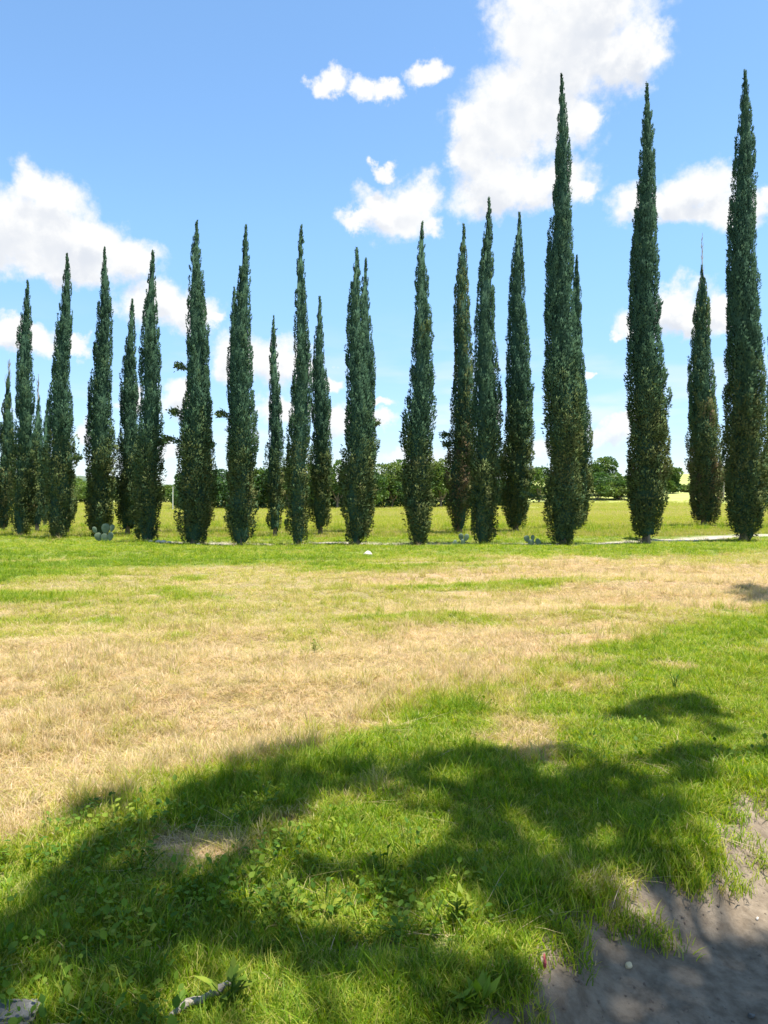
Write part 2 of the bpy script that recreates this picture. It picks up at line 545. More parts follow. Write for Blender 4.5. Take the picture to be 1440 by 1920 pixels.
def ground_material():
    m_ = bpy.data.materials.new('ground_earth'); m_.use_nodes = True
    t = m_.node_tree; t.nodes.clear(); N = NT(t)
    geo = N.new('ShaderNodeNewGeometry'); pos = geo.outputs['Position']
    green = N.attr('green'); dirt = N.attr('dirt'); path = N.attr('path'); far = N.attr('far')
    n1 = N.noise(pos, 1.6, 6.0, 0.6); n2 = N.noise(pos, 14.0, 6.0, 0.65); n3 = N.noise(pos, 70.0, 4.0, 0.65)
    st = N.noise(N.v('MULTIPLY', pos, (30.0, 90.0, 30.0)), 1.0, 5.0, 0.7)
    straw = N.mix(N.step(st, 0.3, 0.7), (0.13, 0.088, 0.052), (0.40, 0.30, 0.175))
    straw = N.mix(N.step(n1, 0.45, 0.7), straw, (0.40, 0.27, 0.16))
    turf = N.mix(N.step(n2, 0.3, 0.7), (0.09, 0.13, 0.025), (0.18, 0.21, 0.045))
    soil = N.mix(N.step(n3, 0.3, 0.7), (0.13, 0.095, 0.065), (0.21, 0.155, 0.11))
    turf = N.mix(N.step(n2, 0.55, 0.72), turf, soil)
    g = N.step(N.m('ADD', green, N.m('MULTIPLY', N.m('SUBTRACT', n2, 0.5), 0.5)), 0.3, 0.7)
    base = N.mix(g, straw, turf)
    # dirt road: brown crumbly verge, grey packed wheel track
    earth = N.mix(N.step(n2, 0.3, 0.7), (0.12, 0.092, 0.064), (0.225, 0.180, 0.130))
    packed = N.mix(N.step(n2, 0.35, 0.65), (0.34, 0.33, 0.305), (0.50, 0.485, 0.455))
    streak = N.noise(N.v('MULTIPLY', pos, (2.6, 2.6, 1)), 2.0, 5.0, 0.6, 0.6)
    road = N.mix(N.step(N.m('ADD', N.attr('track'), N.m('MULTIPLY', N.m('SUBTRACT', streak, 0.5), 0.9)), 0.35, 0.65), earth, packed)
    road = N.mix(N.step(n3, 0.62, 0.74), road, (0.10, 0.085, 0.07))
    dm = N.step(N.m('ADD', dirt, N.m('MULTIPLY', N.m('SUBTRACT', n2, 0.5), 0.5)), 0.35, 0.6)
    base = N.mix(dm, base, road)
    gravel = N.mix(N.step(n3, 0.3, 0.7), (0.28, 0.24, 0.19), (0.44, 0.395, 0.33))
    base = N.mix(path, base, gravel)
    fn = N.noise(N.v('MULTIPLY', pos, (0.05, 0.3, 0.1)), 1.0, 5.0, 0.6)
    field = N.mix(N.step(fn, 0.35, 0.65), (0.26, 0.295, 0.085), (0.345, 0.36, 0.12))
    base = N.mix(far, base, field)
    p = N.new('ShaderNodeBsdfPrincipled')
    N.put(p.inputs['Base Color'], base)
    p.inputs['Roughness'].default_value = 0.95
    p.inputs['Specular IOR Level'].default_value = 0.1
    bp = N.new('ShaderNodeBump'); bp.inputs['Strength'].default_value = 0.8; bp.inputs['Distance'].default_value = 0.02
    hh = N.m('ADD', N.m('MULTIPLY', n2, 0.7), N.m('MULTIPLY', n3, 0.4))
    N.put(bp.inputs['Height'], hh)
    t.links.new(bp.outputs[0], p.inputs['Normal'])
    out = N.new('ShaderNodeOutputMaterial'); t.links.new(p.outputs[0], out.inputs[0])
    return m_


# ------------------------------------------------------------------ ground
def axis(lo_dense, hi_dense, step, lo, hi, grow):
    a = list(np.arange(lo_dense, hi_dense + 1e-6, step))
    s, x = step, a[-1]
    while x < hi:
        s *= grow; x += s; a.append(min(x, hi))
    s, x, pre = step, a[0], []
    while x > lo:
        s *= grow; x -= s; pre.append(max(x, lo))
    return np.array(pre[::-1] + a)


def make_ground():
    xs = axis(-3.6, 4.4, 0.05, -7000, 7000, 1.05)
    ys = axis(1.4, 7.0, 0.05, -300, 9000, 1.022)
    X, Y = np.meshgrid(xs, ys)
    x, y = X.ravel(), Y.ravel()
    z = height(x, y)
    nx, ny = len(xs), len(ys)
    i = np.arange(nx * ny).reshape(ny, nx)
    F = np.stack([i[:-1, :-1], i[:-1, 1:], i[1:, 1:], i[1:, :-1]], -1).reshape(-1, 4)
    mb = MB(); mb.add(np.stack([x, y, z], 1), F)
    o = mb.build('ground', ground_material(), smooth=True)
    me = o.data
    sd = signed_dirt(x, y) + 0.26 * (fbm(x * 2.4, y * 2.4, 63, 4) - 0.5)
    for nm, val in (('green', green_amount(x, y)), ('dirt', sstep(sd, -0.42, -0.02)), ('path', path_mask(x, y)),
                    ('far', sstep(y - row_y(x), 8, 12)), ('track', sstep(sd, 0.35, 1.0))):
        a = me.attributes.new(nm, 'FLOAT', 'POINT'); a.data.foreach_set('value', np.asarray(val, np.float32))
    tag(o, kind='structure')
    return o


make_ground()


def gz(x, y):
    return float(height(np.array([x]), np.array([y]))[0])


# ------------------------------------------------------------------ far hills
def make_hills():
    prof = [(-900, 880), (-300, 896), (0, 903), (90, 893), (150, 890), (210, 897), (320, 908), (460, 906), (700, 900), (900, 904), (1150, 905), (1300, 898), (1380, 868), (1440, 842), (1520, 815), (1700, 800), (2300, 870)]
    us = np.linspace(-900, 2300, 260)
    tops = np.interp(us, [p[0] for p in prof], [p[1] for p in prof])
    D = 3200.0
    V, n = [], len(us)
    rows = [(2500.0, 0.0), (2650, 0.22), (2800, 0.5), (3000, 0.82), (3200, 1.0), (3450, 0.8), (3900, 0.0)]
    for (d, k) in rows:
        for u, tv in zip(us, tops):
            x = (u - 720) / F_PX * d
            H = CAM_H + (HORIZON - tv) / F_PX * D
            nz = fbm(np.array([x * 0.004]), np.array([d * 0.004]), 71, 4)[0]
            V.append((x, d, -3 + max(0.0, k * H * (0.86 + 0.28 * nz))))
    i = np.arange(len(rows) * n).reshape(len(rows), n)
    F = np.stack([i[:-1, :-1], i[:-1, 1:], i[1:, 1:], i[1:, :-1]], -1).reshape(-1, 4)
    mb = MB(); mb.add(np.array(V), F)
    m_ = solid_material('hill_scrub', (0.05, 0.085, 0.05), (0.10, 0.125, 0.07), 0.02, 0.95, 0.0)
    tag(mb.build('hills', m_, smooth=True), kind='structure')


make_hills()

# ------------------------------------------------------------------ cypresses
PROF_T = np.array([0.0, 0.02, 0.06, 0.13, 0.22, 0.34, 0.45, 0.58, 0.70, 0.82, 0.92, 0.97, 1.0])
PROF_R = np.array([0.58, 0.72, 0.88, 0.98, 1.0, 0.95, 0.86, 0.74, 0.61, 0.45, 0.26, 0.13, 0.02])


def cypress(ub, vb, ut, vt, wpx, label, group, seed, dead=None, brown=0.0, sprigs=(), clear=0.28, brownspots=(), lump=1.0, stems=1):
    rng = np.random.default_rng(seed)
    x, y = ground_pt(ub, vb)
    z0 = gz(x, y)
    xt, zt = at_depth(ut, vt, y)
    H = zt - z0
    R = 0.5 * wpx / F_PX * y * 0.96
    lean = xt - x
    root = empty('cypress_tree', (x, y, z0))
    tag(root, label, 'cypress', group)
    wob = rng.uniform(0, 6.28, 4)
    Hc0 = H - clear
    bul = (rng.uniform(0.0, 0.14), rng.uniform(0.25, 0.8), rng.uniform(0.0, 0.12), rng.uniform(0.3, 0.75))

    def axis_x(t):
        return lean * t + 0.16 * R * np.sin(t * 7 + wob[0]) * t * (1 - t) * 4

    def radius(t, th):
        r = R * np.interp(t, PROF_T, PROF_R)
        w = 1 + 0.04 * np.sin(t * 23 + wob[1]) * (1 - 0.6 * t) + 0.06 * np.sin(2 * th + t * 9 + wob[2]) + 0.04 * np.sin(3 * th - t * 17 + wob[3])
        zz = t * Hc0
        big = vnoise(np.asarray(th) * R / 0.30, zz / 0.62, seed) - 0.5
        fin = vnoise(np.asarray(th) * R / 0.17, zz / 0.34, seed + 9) - 0.5
        lo = 1 - sstep(t, 0.15, 0.55)
        r = r * (1 + bul[0] * np.exp(-((t - bul[1]) / 0.10) ** 2) - bul[2] * np.exp(-((t - bul[3]) / 0.08) ** 2))
        return r * w * (1 + big * (0.08 + 0.30 * lo * lump) + fin * (0.06 + 0.16 * lo))
    # trunk
    tb = MB()
    hb = clear + 0.9
    k = np.linspace(0, 1, 5)
    rad = max(0.07, R * 0.2)
    pts = np.stack([axis_x(k * hb / H), 0 * k, k * hb - 0.08], 1)
    tube(tb, pts, rad * np.array([1.35, 1.0, 0.9, 0.85, 0.7]), 9)
    for q in range(stems - 1):
        a = rng.uniform(0, 6.28)
        p2 = pts + np.stack([np.cos(a) * 0.16 * (1 - 0 * k), np.sin(a) * 0.1 * (1 - 0 * k), 0 * k], 1) + np.array([0.02, 0, 0])
        tube(tb, p2, rad * 0.55 * np.array([1.2, 1.0, 0.9, 0.85, 0.7]), 7)
    tb.build('trunk', BARK, root, True)
    # crown
    mb = MB()
    Hc = H - clear
    zc = lambda t: clear + t * Hc
    nt, ns = 40, 14
    tt = np.linspace(0.005, 0.985, nt)
    V = []
    for t in tt:
        th = np.arange(ns) * 2 * math.pi / ns
        r = radius(np.full(ns, t), th) * 0.60 * (0.85 + 0.3 * rng.random(ns))
        V.append(np.stack([axis_x(t) + r * np.cos(th), r * np.sin(th), np.full(ns, zc(t)) + 0.1 * rng.normal(size=ns) * min(1, R * 3)], 1))
    V = np.concatenate(V)
    i = np.arange(nt * ns).reshape(nt, ns); j = np.roll(i, -1, 1)
    F = np.stack([i[:-1], j[:-1], j[1:], i[1:]], -1).reshape(-1, 4)
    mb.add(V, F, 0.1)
    mb.add(np.concatenate([V[:ns], [[axis_x(0), 0, zc(0.0)]]]), [((q + 1) % ns, q, ns) for q in range(ns)], 0.1)
    # plumes
    area = 2 * math.pi * R * 0.70 * Hc
    npl = int(area * 30)
    cand = rng.random(npl * 4)
    keep = rng.random(npl * 4) < (np.interp(cand, PROF_T, PROF_R) * 0.75 + 0.25)
    t = cand[keep][:npl]; npl = len(t)
    th = rng.random(npl) * 2 * math.pi
    low = 1 - sstep(t, 0.18, 0.48)
    rr = radius(t, th)
    s = (0.062 + 0.07 * rng.random(npl) ** 1.5) * (1 + 1.25 * low * lump * rng.random(npl) ** 1.4) * np.clip(rr / 0.38, 0.34, 1.2)
    Lp = s * (2.6 + 1.6 * rng.random(npl)) * (1 - 0.3 * low)
    rc = np.maximum(rr - s * (1.0 + 0.55 * rng.random(npl)) + low * lump * 0.04 * rng.normal(size=npl), 0.0)
    C = np.stack([axis_x(t) + rc * np.cos(th), rc * np.sin(th), zc(t)], 1)
    out = np.stack([np.cos(th), np.sin(th), 0 * th], 1)
    tilt = np.radians(3 + 9 * rng.random(npl) + 16 * low * rng.random(npl))
    A = unit(out * np.sin(tilt)[:, None] + np.array([0, 0, 1.0]) * np.cos(tilt)[:, None] + 0.08 * rng.normal(size=(npl, 3)))
    ptone = 0.15 + 0.33 * low + 0.09 * rng.normal(size=npl) + 0.14 * low * (rng.random(npl) < 0.35)  # upper plumes take the glare-tinted teal end, lower ones go olive
    if brown:
        ptone = ptone + brown * (rng.random(npl) < 0.4) * 0.5
    for (bu, bt, bw) in brownspots:      # dry patch on the camera's side
        dist = np.hypot((np.cos(th) - bu) * 1.2, (t - bt) / bw)
        ptone = ptone + 0.62 * np.exp(-dist ** 2 * 2.0) * (np.sin(th) < 0.3)
    per = 54
    nn = npl * per
    ci = np.repeat(np.arange(npl), per)
    d = unit(rng.normal(size=(nn, 3)))
    d = unit(d + 0.75 * out[ci])
    sc = s[ci][:, None]; ax = A[ci]
    along = (d * ax).sum(-1, keepdims=True)
    P = C[ci] + (d - along * ax) * sc + ax * along * Lp[ci][:, None]
    nrm = unit((d - along * ax) / sc + ax * along / Lp[ci][:, None])
    lo = low[ci][:, None]
    D = unit(ax * (0.95 - 0.40 * lo) + nrm * (0.36 + 0.22 * lo) + rng.normal(size=(nn, 3)) * (0.20 + 0.14 * lo))
    S = np.cross(nrm, D) + 0.35 * rng.normal(size=(nn, 3))
    flip = (np.cross(S, D) * nrm).sum(-1, keepdims=True) < 0
    S = np.where(flip, -S, S)
    shade_n = unit(nrm * 0.9 + 0.30 * unit(np.cross(S, D)) + np.array([0, 0, 0.25]) + 0.12 * rng.normal(size=(nn, 3)))
    size = np.clip(np.sqrt(rr[ci] / 0.4), 0.5, 1.15)
    L = (0.048 + 0.055 * rng.random(nn)) * size
    W = L * (0.34 + 0.16 * rng.random(nn))
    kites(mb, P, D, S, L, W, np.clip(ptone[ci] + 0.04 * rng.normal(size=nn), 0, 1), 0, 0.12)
    k0 = mb.n - nn * 4
    # leading shoot
    nl = 90
    q = rng.random(nl)
    P = np.stack([axis_x(1.0) + 0.03 * rng.normal(size=nl) * (1 - q), 0.03 * rng.normal(size=nl) * (1 - q), H - 0.5 + 0.5 * q], 1)
    if not dead:
        kites(mb, P, unit(np.array([0.05, 0, 1.0]) + 0.22 * rng.normal(size=(nl, 3))), rng.normal(size=(nl, 3)), np.full(nl, 0.11), np.full(nl, 0.04), np.full(nl, 0.2))
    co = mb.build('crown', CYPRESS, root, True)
    nv = np.zeros((mb.n, 3), np.float32)
    allv = np.concatenate(mb.V)
    nv[:] = unit(allv - np.stack([np.zeros(mb.n), np.zeros(mb.n), allv[:, 2] - 0.05], 1))
    nv[k0:k0 + nn * 4] = np.repeat(shade_n, 4, axis=0)
    co.data.normals_split_custom_set_from_vertices(nv.tolist())
    # odd side shoots that stand out of the outline
    for (side, st, ln) in sprigs:
        sb = MB()
        r = radius(np.array([st]), np.array([0.0]))[0]
        p0 = np.array([axis_x(st) + side * r * 0.6, -0.15 * r, zc(st)])
        p1 = p0 + np.array([side * (r * 0.4 + ln * 0.6), -0.05, ln * 0.12])
        p2 = p0 + np.array([side * (r * 0.4 + ln), -0.08, ln * 0.30])
        tube(sb, [p0, p1, p2], [0.014, 0.010, 0.005], 5, 0.9)
        m = 170
        k = rng.random(m) ** 0.6
        P = p0 + (p2 - p0) * (0.25 + 0.75 * k)[:, None] + 0.05 * rng.normal(size=(m, 3))
        kites(sb, P, np.array([side * 0.7, 0, 0.5]) + 0.7 * rng.normal(size=(m, 3)), rng.normal(size=(m, 3)), 0.07 + 0.06 * rng.random(m), 0.04 + 0.02 * rng.random(m), 0.3 + 0.3 * rng.random(m))
        sb.build('side_branch', CYPRESS, root)
    if dead:                               # bare grey leader above the green
        db = MB()
        xd, zd = at_depth(dead[0], dead[1], y)
        xd -= x; zd -= z0
        b0 = np.array([axis_x(0.9), 0, zc(0.86)])
        b1 = np.array([xd, 0, zd])
        q = np.linspace(0, 1, 8)
        pts = b0 + (b1 - b0) * q[:, None] + 0.015 * rng.normal(size=(8, 3))
        tube(db, pts, 0.035 * (1 - q) + 0.007, 6)
        nb = dead[2]
        for e in range(nb):
            k = rng.random() ** 1.1 * 0.9
            p = b0 + (b1 - b0) * k
            a = rng.uniform(0, 6.28); ln = (0.40 * (1 - k) + 0.10) * rng.uniform(0.6, 1.1) * dead[3]
            e1 = p + np.array([math.cos(a) * ln * 0.28, math.sin(a) * ln * 0.28, ln * 0.6])
            e2 = p + np.array([math.cos(a) * ln * 0.4, math.sin(a) * ln * 0.4, ln * 1.15])
            tube(db, [p, e1, e2], [0.010, 0.008, 0.004], 3, 0.0, False)
        db.build('dead_leader', DEADWOOD, root)
    return root


NEARROW = 'cypresses of the near row'
FARROW = 'cypresses of the row behind the track'
F = [  # base u, v, top u, v, width, label, options
    (42, 1007, 52, 530, 46, 'slim dark cypress of the near row at its far left end', {}),
    (108, 1012, 126, 479, 50, 'near-row cypress leaning slightly right with a narrow root end, second from left', dict(sprigs=[(1, .27, .22)], lump=1.2)),
    (187, 1008, 196, 467, 51, 'near-row cypress with a large grey cactus at its foot', {}),
    (275, 1017, 287, 474, 52, 'near-row cypress whose crooked tip touches the left cloud, beside a shorter one', dict(sprigs=[(1, .34, .12)])),
    (364, 1019, 369, 417, 62, 'broad near-row cypress with loose twigs sticking out to its left', dict(sprigs=[(-1, .54, .30), (-1, .40, .22), (-1, .31, .42), (1, .3, .1)], lump=1.3)),
    (449, 1021, 461, 426, 53, 'near-row cypress overlapping a thinner one on its left side', dict(sprigs=[(-1, .40, .3)])),
    (560, 1021, 565, 425, 45, 'narrow straight near-row cypress, just left of a short one standing behind', dict(lump=1.2)),
    (669, 1021, 669, 468, 58, 'near-row cypress behind the white rock, with a twin tip at its right', {}),
    (785, 1021, 791, 421, 57, 'blunt wide near-row cypress with a bulge high on its right side', dict(brownspots=[(0.1, .66, .05)])),
    (905, 1019, 917, 376, 58, 'near-row cypress merging with a browner one on its left', dict(lump=1.2)),
    (1056, 1021, 1053, 142, 68, 'tallest cypress standing in front of the largest cloud, with grey tip', dict(sprigs=[(-1, .09, .6)], lump=1.4)),
    (1212, 1018, 1213, 160, 72, 'very tall cypress with two stems showing below its crown, second from right', dict(stems=3)),
    (1394, 1013, 1397, 136, 74, 'very tall cypress at the right end of the near row', dict(stems=2)),
]
B = [
    (6, 999, 17, 700, 36, 'cypress at the left edge with a grey dying top', dict(dead=(18, 672, 26, .8), brown=.5)),
    (70, 999, 73, 745, 32, 'short cypress with a bare thin leader, left of the second near-row tree', dict(dead=(72, 700, 14, .8))),
    (126, 1001, 118, 700, 32, 'low cypress almost hidden behind the second near-row tree', {}),
    (84, 990, 89, 752, 22, 'thin distant cypress tip between the first two near-row trees', {}),
    (239, 1004, 248, 564, 45, 'short pointed cypress behind the track, beside the crooked-tipped one', dict(lump=1.3)),
    (384, 1000, 376, 580, 36, 'cypress almost hidden behind the broad near-row one', {}),
    (444, 1000, 439, 541, 38, 'thin cypress peeping out left of a taller near-row one', {}),
    (516, 1008, 513, 595, 35, 'shortest slender cypress standing alone in a wide gap', {}),
    (601, 1004, 600, 559, 42, 'short cypress behind the track, third back tree left of the blunt wide one', {}),
    (681, 1000, 686, 487, 46, 'cypress forming the twin tip right of the tree by the white rock', dict(sprigs=[(1, .38, .12)])),
    (862, 1003, 870, 424, 50, 'brownish cypress tapering to a thin foot, left of a darker overlapping one', dict(brown=.8, sprigs=[(-1, .30, .22), (-1, .27, .15)])),
    (967, 1000, 974, 401, 56, 'free-standing dark cypress just left of the tallest tree', dict(sprigs=[(-1, .11, .12)])),
    (1086, 994, 1081, 481, 44, 'cypress hidden behind the right side of the tallest tree', {}),
    (1320, 989, 1316, 500, 60, 'brown-flecked cypress with a bare spiky leader, between the two rightmost tall trees', dict(dead=(1316, 436, 30, .9), brown=.6, brownspots=[(-.1, .42, .07)], stems=2)),
    (1458, 990, 1450, 560, 44, 'cypress cut off by the right edge of the photo', {}),
    (-22, 1000, -14, 700, 34, 'cypress cut off by the left edge of the photo', {}),
]
sd = 100
for (ub, vb, ut, vt, w, lab, kw) in F:
    sd += 1
    cypress(ub, vb, ut, vt, w, lab, NEARROW, sd, clear=0.12 if 'stems' not in kw else 0.28, **kw)
for (ub, vb, ut, vt, w, lab, kw) in B:
    sd += 1
    cypress(ub, vb, ut, vt, w, lab, FARROW, sd, clear=0.32, **kw)


# ------------------------------------------------------------------ broadleaf trees and shrubs at the field's far edge
def leafy(name, cat, label, group, u, vb_depth, vt, wpx, seed, leaf=0.2, tone=0.5, trunk=0.35, mat=None, density=1.0, vbase=None, gaps=0.0, flat=1.0):
    rng = np.random.default_rng(seed)
    Y = vb_depth
    x = (u - 720) / F_PX * Y
    z0 = gz(x, Y)
    _, zt = at_depth(u, vt, Y)
    H = max(0.6, zt - z0)
    R = 0.5 * wpx / F_PX * Y
    root = empty(name, (x, Y, z0))
    tag(root, label, cat, group)
    nc = int(rng.integers(13, 18))
    cz = H * (trunk + (1 - trunk) * (0.12 + 0.76 * rng.random(nc)))
    an = rng.random(nc) * 6.28
    fac = np.sqrt(rng.random(nc)) * (1.05 - 0.55 * np.clip((cz / H - 0.55) / 0.45, 0, 1) ** 2)
    C = np.stack([R * 0.85 * fac * np.cos(an), R * 0.7 * fac * np.sin(an), cz], 1)
    C[0] = (R * 0.15, 0, H * 0.88)
    # trunk and limbs
    tb = MB()
    fork = np.array([0.03 * R, 0, H * trunk * 0.75])
    r0 = 0.022 * H + 0.02
    tube(tb, [(0, 0, -0.1), (0.02, 0, H * trunk * 0.4), fork], [r0 * 1.3, r0, r0 * 0.85], 8)
    for c in C[:9]:
        mid = fork * 0.45 + c * 0.55 + np.array([0, 0, -0.06 * H])
        tube(tb, [fork * 0.98, mid, c], [r0 * 0.55, r0 * 0.35, r0 * 0.12], 5)
    tb.build('trunk', BARK, root, True)
    mb = MB()
    for c in C:
        s = np.array([R * rng.uniform(0.26, 0.46), R * rng.uniform(0.26, 0.42), H * (1 - trunk) * rng.uniform(0.13, 0.22) * flat])
        n = int(230 * density)
        d = unit(rng.normal(size=(n, 3)) + np.array([0, 0, 0.25]))
        rad = 0.62 + 0.42 * rng.random(n) ** 0.7
        P = c + d * s * rad[:, None]
        D = unit(d * 0.8 + rng.normal(size=(n, 3)) * 0.7 + np.array([0, 0, 0.1]))
        L = leaf * (0.7 + 0.7 * rng.random(n))
        kites(mb, P, D, rng.normal(size=(n, 3)), L, L * 0.7, np.clip(tone + 0.16 * rng.normal() + 0.12 * rng.normal(size=n), 0, 1), 0, 0.1)
    mb.build('crown', mat or BROAD, root)
    return root


EDGE = 'trees along the far edge of the field'
LT = [  # u, depth, top v, width px, label, tone, trunk
    (95, 78, 893, 90, 'olive shrub at the field edge seen between the leftmost cypresses', .6, .1),
    (150, 95, 905, 60, 'low pale shrub under the blue hill at far left', .7, .1),
    (205, 92, 898, 80, 'grey green shrub behind the cypress with a cactus', .65, .1),
    (310, 96, 912, 60, 'pale low shrub beside the thin white pole', .75, .1),
    (345, 74, 893, 60, 'small bushy tree partly behind the broad cypress', .5, .2),
    (408, 66, 882, 74, 'dark rounded tree right of the broad cypress', .3, .2),
    (455, 68, 884, 60, 'dark tree behind the overlapping pair of cypresses', .3, .25),
    (490, 67, 880, 66, 'green rounded tree left of the shortest slender cypress', .45, .25),
    (540, 66, 876, 64, 'leafy tree between the shortest slender cypress and its neighbour', .45, .25),
    (590, 67, 872, 70, 'tree hidden mostly behind two close cypresses', .4, .3),
    (632, 67, 864, 62, 'bright green tree with sky under its crown, left of the rock', .6, .42),
    (690, 68, 886, 70, 'dark tree behind the twin-tipped cypress', .4, .35),
    (735, 70, 872, 78, 'flat-topped bright tree whose forked stems show sky between them', .65, .45),
    (775, 71, 864, 70, 'tallest bright crown behind the blunt wide cypress', .6, .42),
    (826, 71, 866, 66, 'yellow green tree right of the blunt wide cypress', .7, .42),
    (872, 73, 874, 70, 'dark tree behind the browner cypress', .4, .35),
    (925, 76, 862, 60, 'slim tree in the gap right of the merged cypresses', .5, .35),
    (1010, 92, 880, 74, 'light green tree left of the tallest cypress', .6, .25),
    (1065, 100, 885, 80, 'tree mostly hidden behind the tallest cypress', .5, .2),
    (1135, 104, 862, 66, 'tall airy tree with a thin spray of leaves at its top', .55, .25),
    (1118, 98, 888, 74, 'dark rounded bush at the foot of the airy tree', .35, .05),
    (1160, 97, 904, 56, 'low glossy bush with dense pale leaves', .55, .05),
    (1190, 101, 886, 60, 'bush partly behind the very tall two-stemmed cypress', .45, .1),
    (1254, 108, 879, 40, 'grey green willow-like bush right of the two-stemmed cypress', .5, .1),
    (1292, 118, 912, 44, 'low hedge-like shrub on the bank at right', .65, .05),
    (1362, 106, 872, 40, 'yellowish small tree between the two rightmost cypresses', .8, .2),
    (1436, 112, 884, 44, 'shrub at the right edge below the hill', .5, .1),
    (1480, 110, 880, 70, 'bushy tree just past the right edge', .5, .15),
    (20, 76, 890, 80, 'bush at the left edge behind the grey-topped cypress', .5, .1),
]
for k, (u, dp, vt, w, lab, tn, tr) in enumerate(LT):
    bushy = tr <= 0.12
    leafy('shrub' if bushy else 'field_tree', 'shrub' if bushy else 'tree', lab, EDGE, u, dp, vt, w * 1.12, 300 + k, leaf=0.0026 * dp, tone=tn + 0.12, trunk=tr * 0.45, density=1.5)

# understorey along the edge: one dark thicket nobody could count
def make_thicket():
    rng = np.random.default_rng(77)
    mb = MB()
    n = 26000
    u = rng.uniform(330, 960, n)
    Y = np.interp(u, [330, 960], [67, 78]) + rng.uniform(-4.5, 1.0, n)
    x = (u - 720) / F_PX * Y
    top = 2.7 * (0.55 + 0.75 * fbm(x * 0.35, Y * 0.1, 81, 3))
    z = rng.random(n) ** 0.8 * top
    P = np.stack([x, Y, z + height(x, Y)], 1)
    L = 0.18 + 0.16 * rng.random(n)
    kites(mb, P, rng.normal(size=(n, 3)) + np.array([0, -0.3, 0.4]), rng.normal(size=(n, 3)), L, L * 0.7, np.clip(0.05 + 0.3 * rng.random(n), 0, 1))
    tag(mb.build('undergrowth', BROAD), kind='stuff')


make_thicket()


def bare_tree():
    rng = np.random.default_rng(5)
    Y = 100.0
    x = (1356 - 720) / F_PX * Y
    z0 = gz(x, Y)
    root = empty('bare_tree', (x, Y, z0))
    tag(root, 'pale leafless tree with upright twigs behind the rightmost tall cypress', 'tree', EDGE)
    tb = MB(); tube(tb, [(0, 0, -0.1), (0.05, 0, 1.6), (0.1, 0, 3.2)], [0.13, 0.10, 0.07], 7)
    tb.build('trunk', DEADWOOD, root, True)
    for k in range(9):
        bb = MB()
        a = rng.uniform(0, 6.28); p = np.array([0.05 + 0.05 * k / 9, 0, 1.2 + 0.22 * k])
        q = p + np.array([math.cos(a) * 0.5, math.sin(a) * 0.4, rng.uniform(1.6, 2.6)])
        tube(bb, [p, (p + q) / 2 + rng.normal(size=3) * 0.1, q], [0.05, 0.035, 0.012], 5)
        for j in range(5):
            s = p + (q - p) * rng.uniform(0.3, 0.95)
            e = s + np.array([rng.normal() * 0.3, rng.normal() * 0.2, rng.uniform(0.4, 1.0)])
            tube(bb, [s, e], [0.018, 0.007], 4)
        bb.build('branch', DEADWOOD, root)


bare_tree()


# ------------------------------------------------------------------ trees out of view whose crowns shade the foreground
def inside(poly, u, v):
    poly = np.asarray(poly, float); n = len(poly)
    r = np.zeros(len(u), bool)
    for i in range(n):
        x1, y1 = poly[i]; x2, y2 = poly[(i + 1) % n]
        c = (y1 > v) != (y2 > v)
        xi = (x2 - x1) * (v - y1) / (y2 - y1 + 1e-12) + x1
        r ^= c & (u < xi)
    return r


def gpoly(pts):
    return np.array([ground_pt(u, v) for u, v in pts])


SHADE = [gpoly(p) for p in (
    [(-160, 1990), (-60, 1790), (60, 1700), (110, 1610), (150, 1575), (210, 1560), (300, 1530), (350, 1480), (430, 1455), (520, 1440), (620, 1432), (700, 1425), (800, 1418), (930, 1405), (1060, 1408), (1130, 1440), (1200, 1465), (1270, 1500), (1275, 1560), (1260, 1640), (1310, 1690), (1230, 1750), (1120, 1830), (1080, 1920), (1060, 2060), (300, 2200)],
    [(105, 1540), (120, 1508), (180, 1492), (225, 1488), (235, 1520), (160, 1545)],
    [(420, 1448), (440, 1424), (520, 1408), (600, 1395), (612, 1412), (540, 1436), (470, 1452)],
    [(1120, 1352), (1180, 1338), (1215, 1318), (1265, 1314), (1290, 1302), (1325, 1318), (1318, 1338), (1350, 1345), (1330, 1362), (1270, 1352), (1225, 1368), (1190, 1354)],
    [(1280, 1372), (1330, 1364), (1400, 1378), (1340, 1392)],
    [(1230, 1470), (1290, 1440), (1330, 1440), (1345, 1480), (1290, 1500)],
    [(1385, 1415), (1460, 1405), (1500, 1440), (1400, 1445)],
    [(1140, 1430), (1300, 1400), (1400, 1420), (1300, 1450)],
    [(1040, 1930), (1230, 1750), (1300, 1690), (1500, 1690), (1500, 2050), (1000, 2050)],
)]
HOLES = [gpoly(p) for p in (
    [(560, 1545), (610, 1505), (690, 1515), (735, 1545), (720, 1590), (650, 1610), (580, 1600)],
    [(455, 1690), (465, 1625), (520, 1600), (560, 1650), (520, 1690)],
    [(510, 1710), (560, 1670), (680, 1655), (720, 1690), (700, 1730), (600, 1750), (530, 1740)],
    [(720, 1600), (735, 1560), (800, 1540), (850, 1560), (800, 1600), (760, 1625)],
    [(790, 1730), (810, 1680), (860, 1665), (910, 1700), (945, 1750), (920, 1790), (850, 1790)],
    [(968, 1800), (975, 1750), (1010, 1735), (1040, 1780), (1020, 1805)],
    [(330, 1890), (350, 1835), (430, 1800), (500, 1840), (640, 1870), (660, 1990), (400, 1990)],
    [(250, 1520), (270, 1470), (310, 1460), (320, 1500)],
    [(1090, 1600), (1120, 1560), (1170, 1570), (1150, 1610)],
    [(800, 1470), (850, 1450), (900, 1465), (850, 1485)],
)]


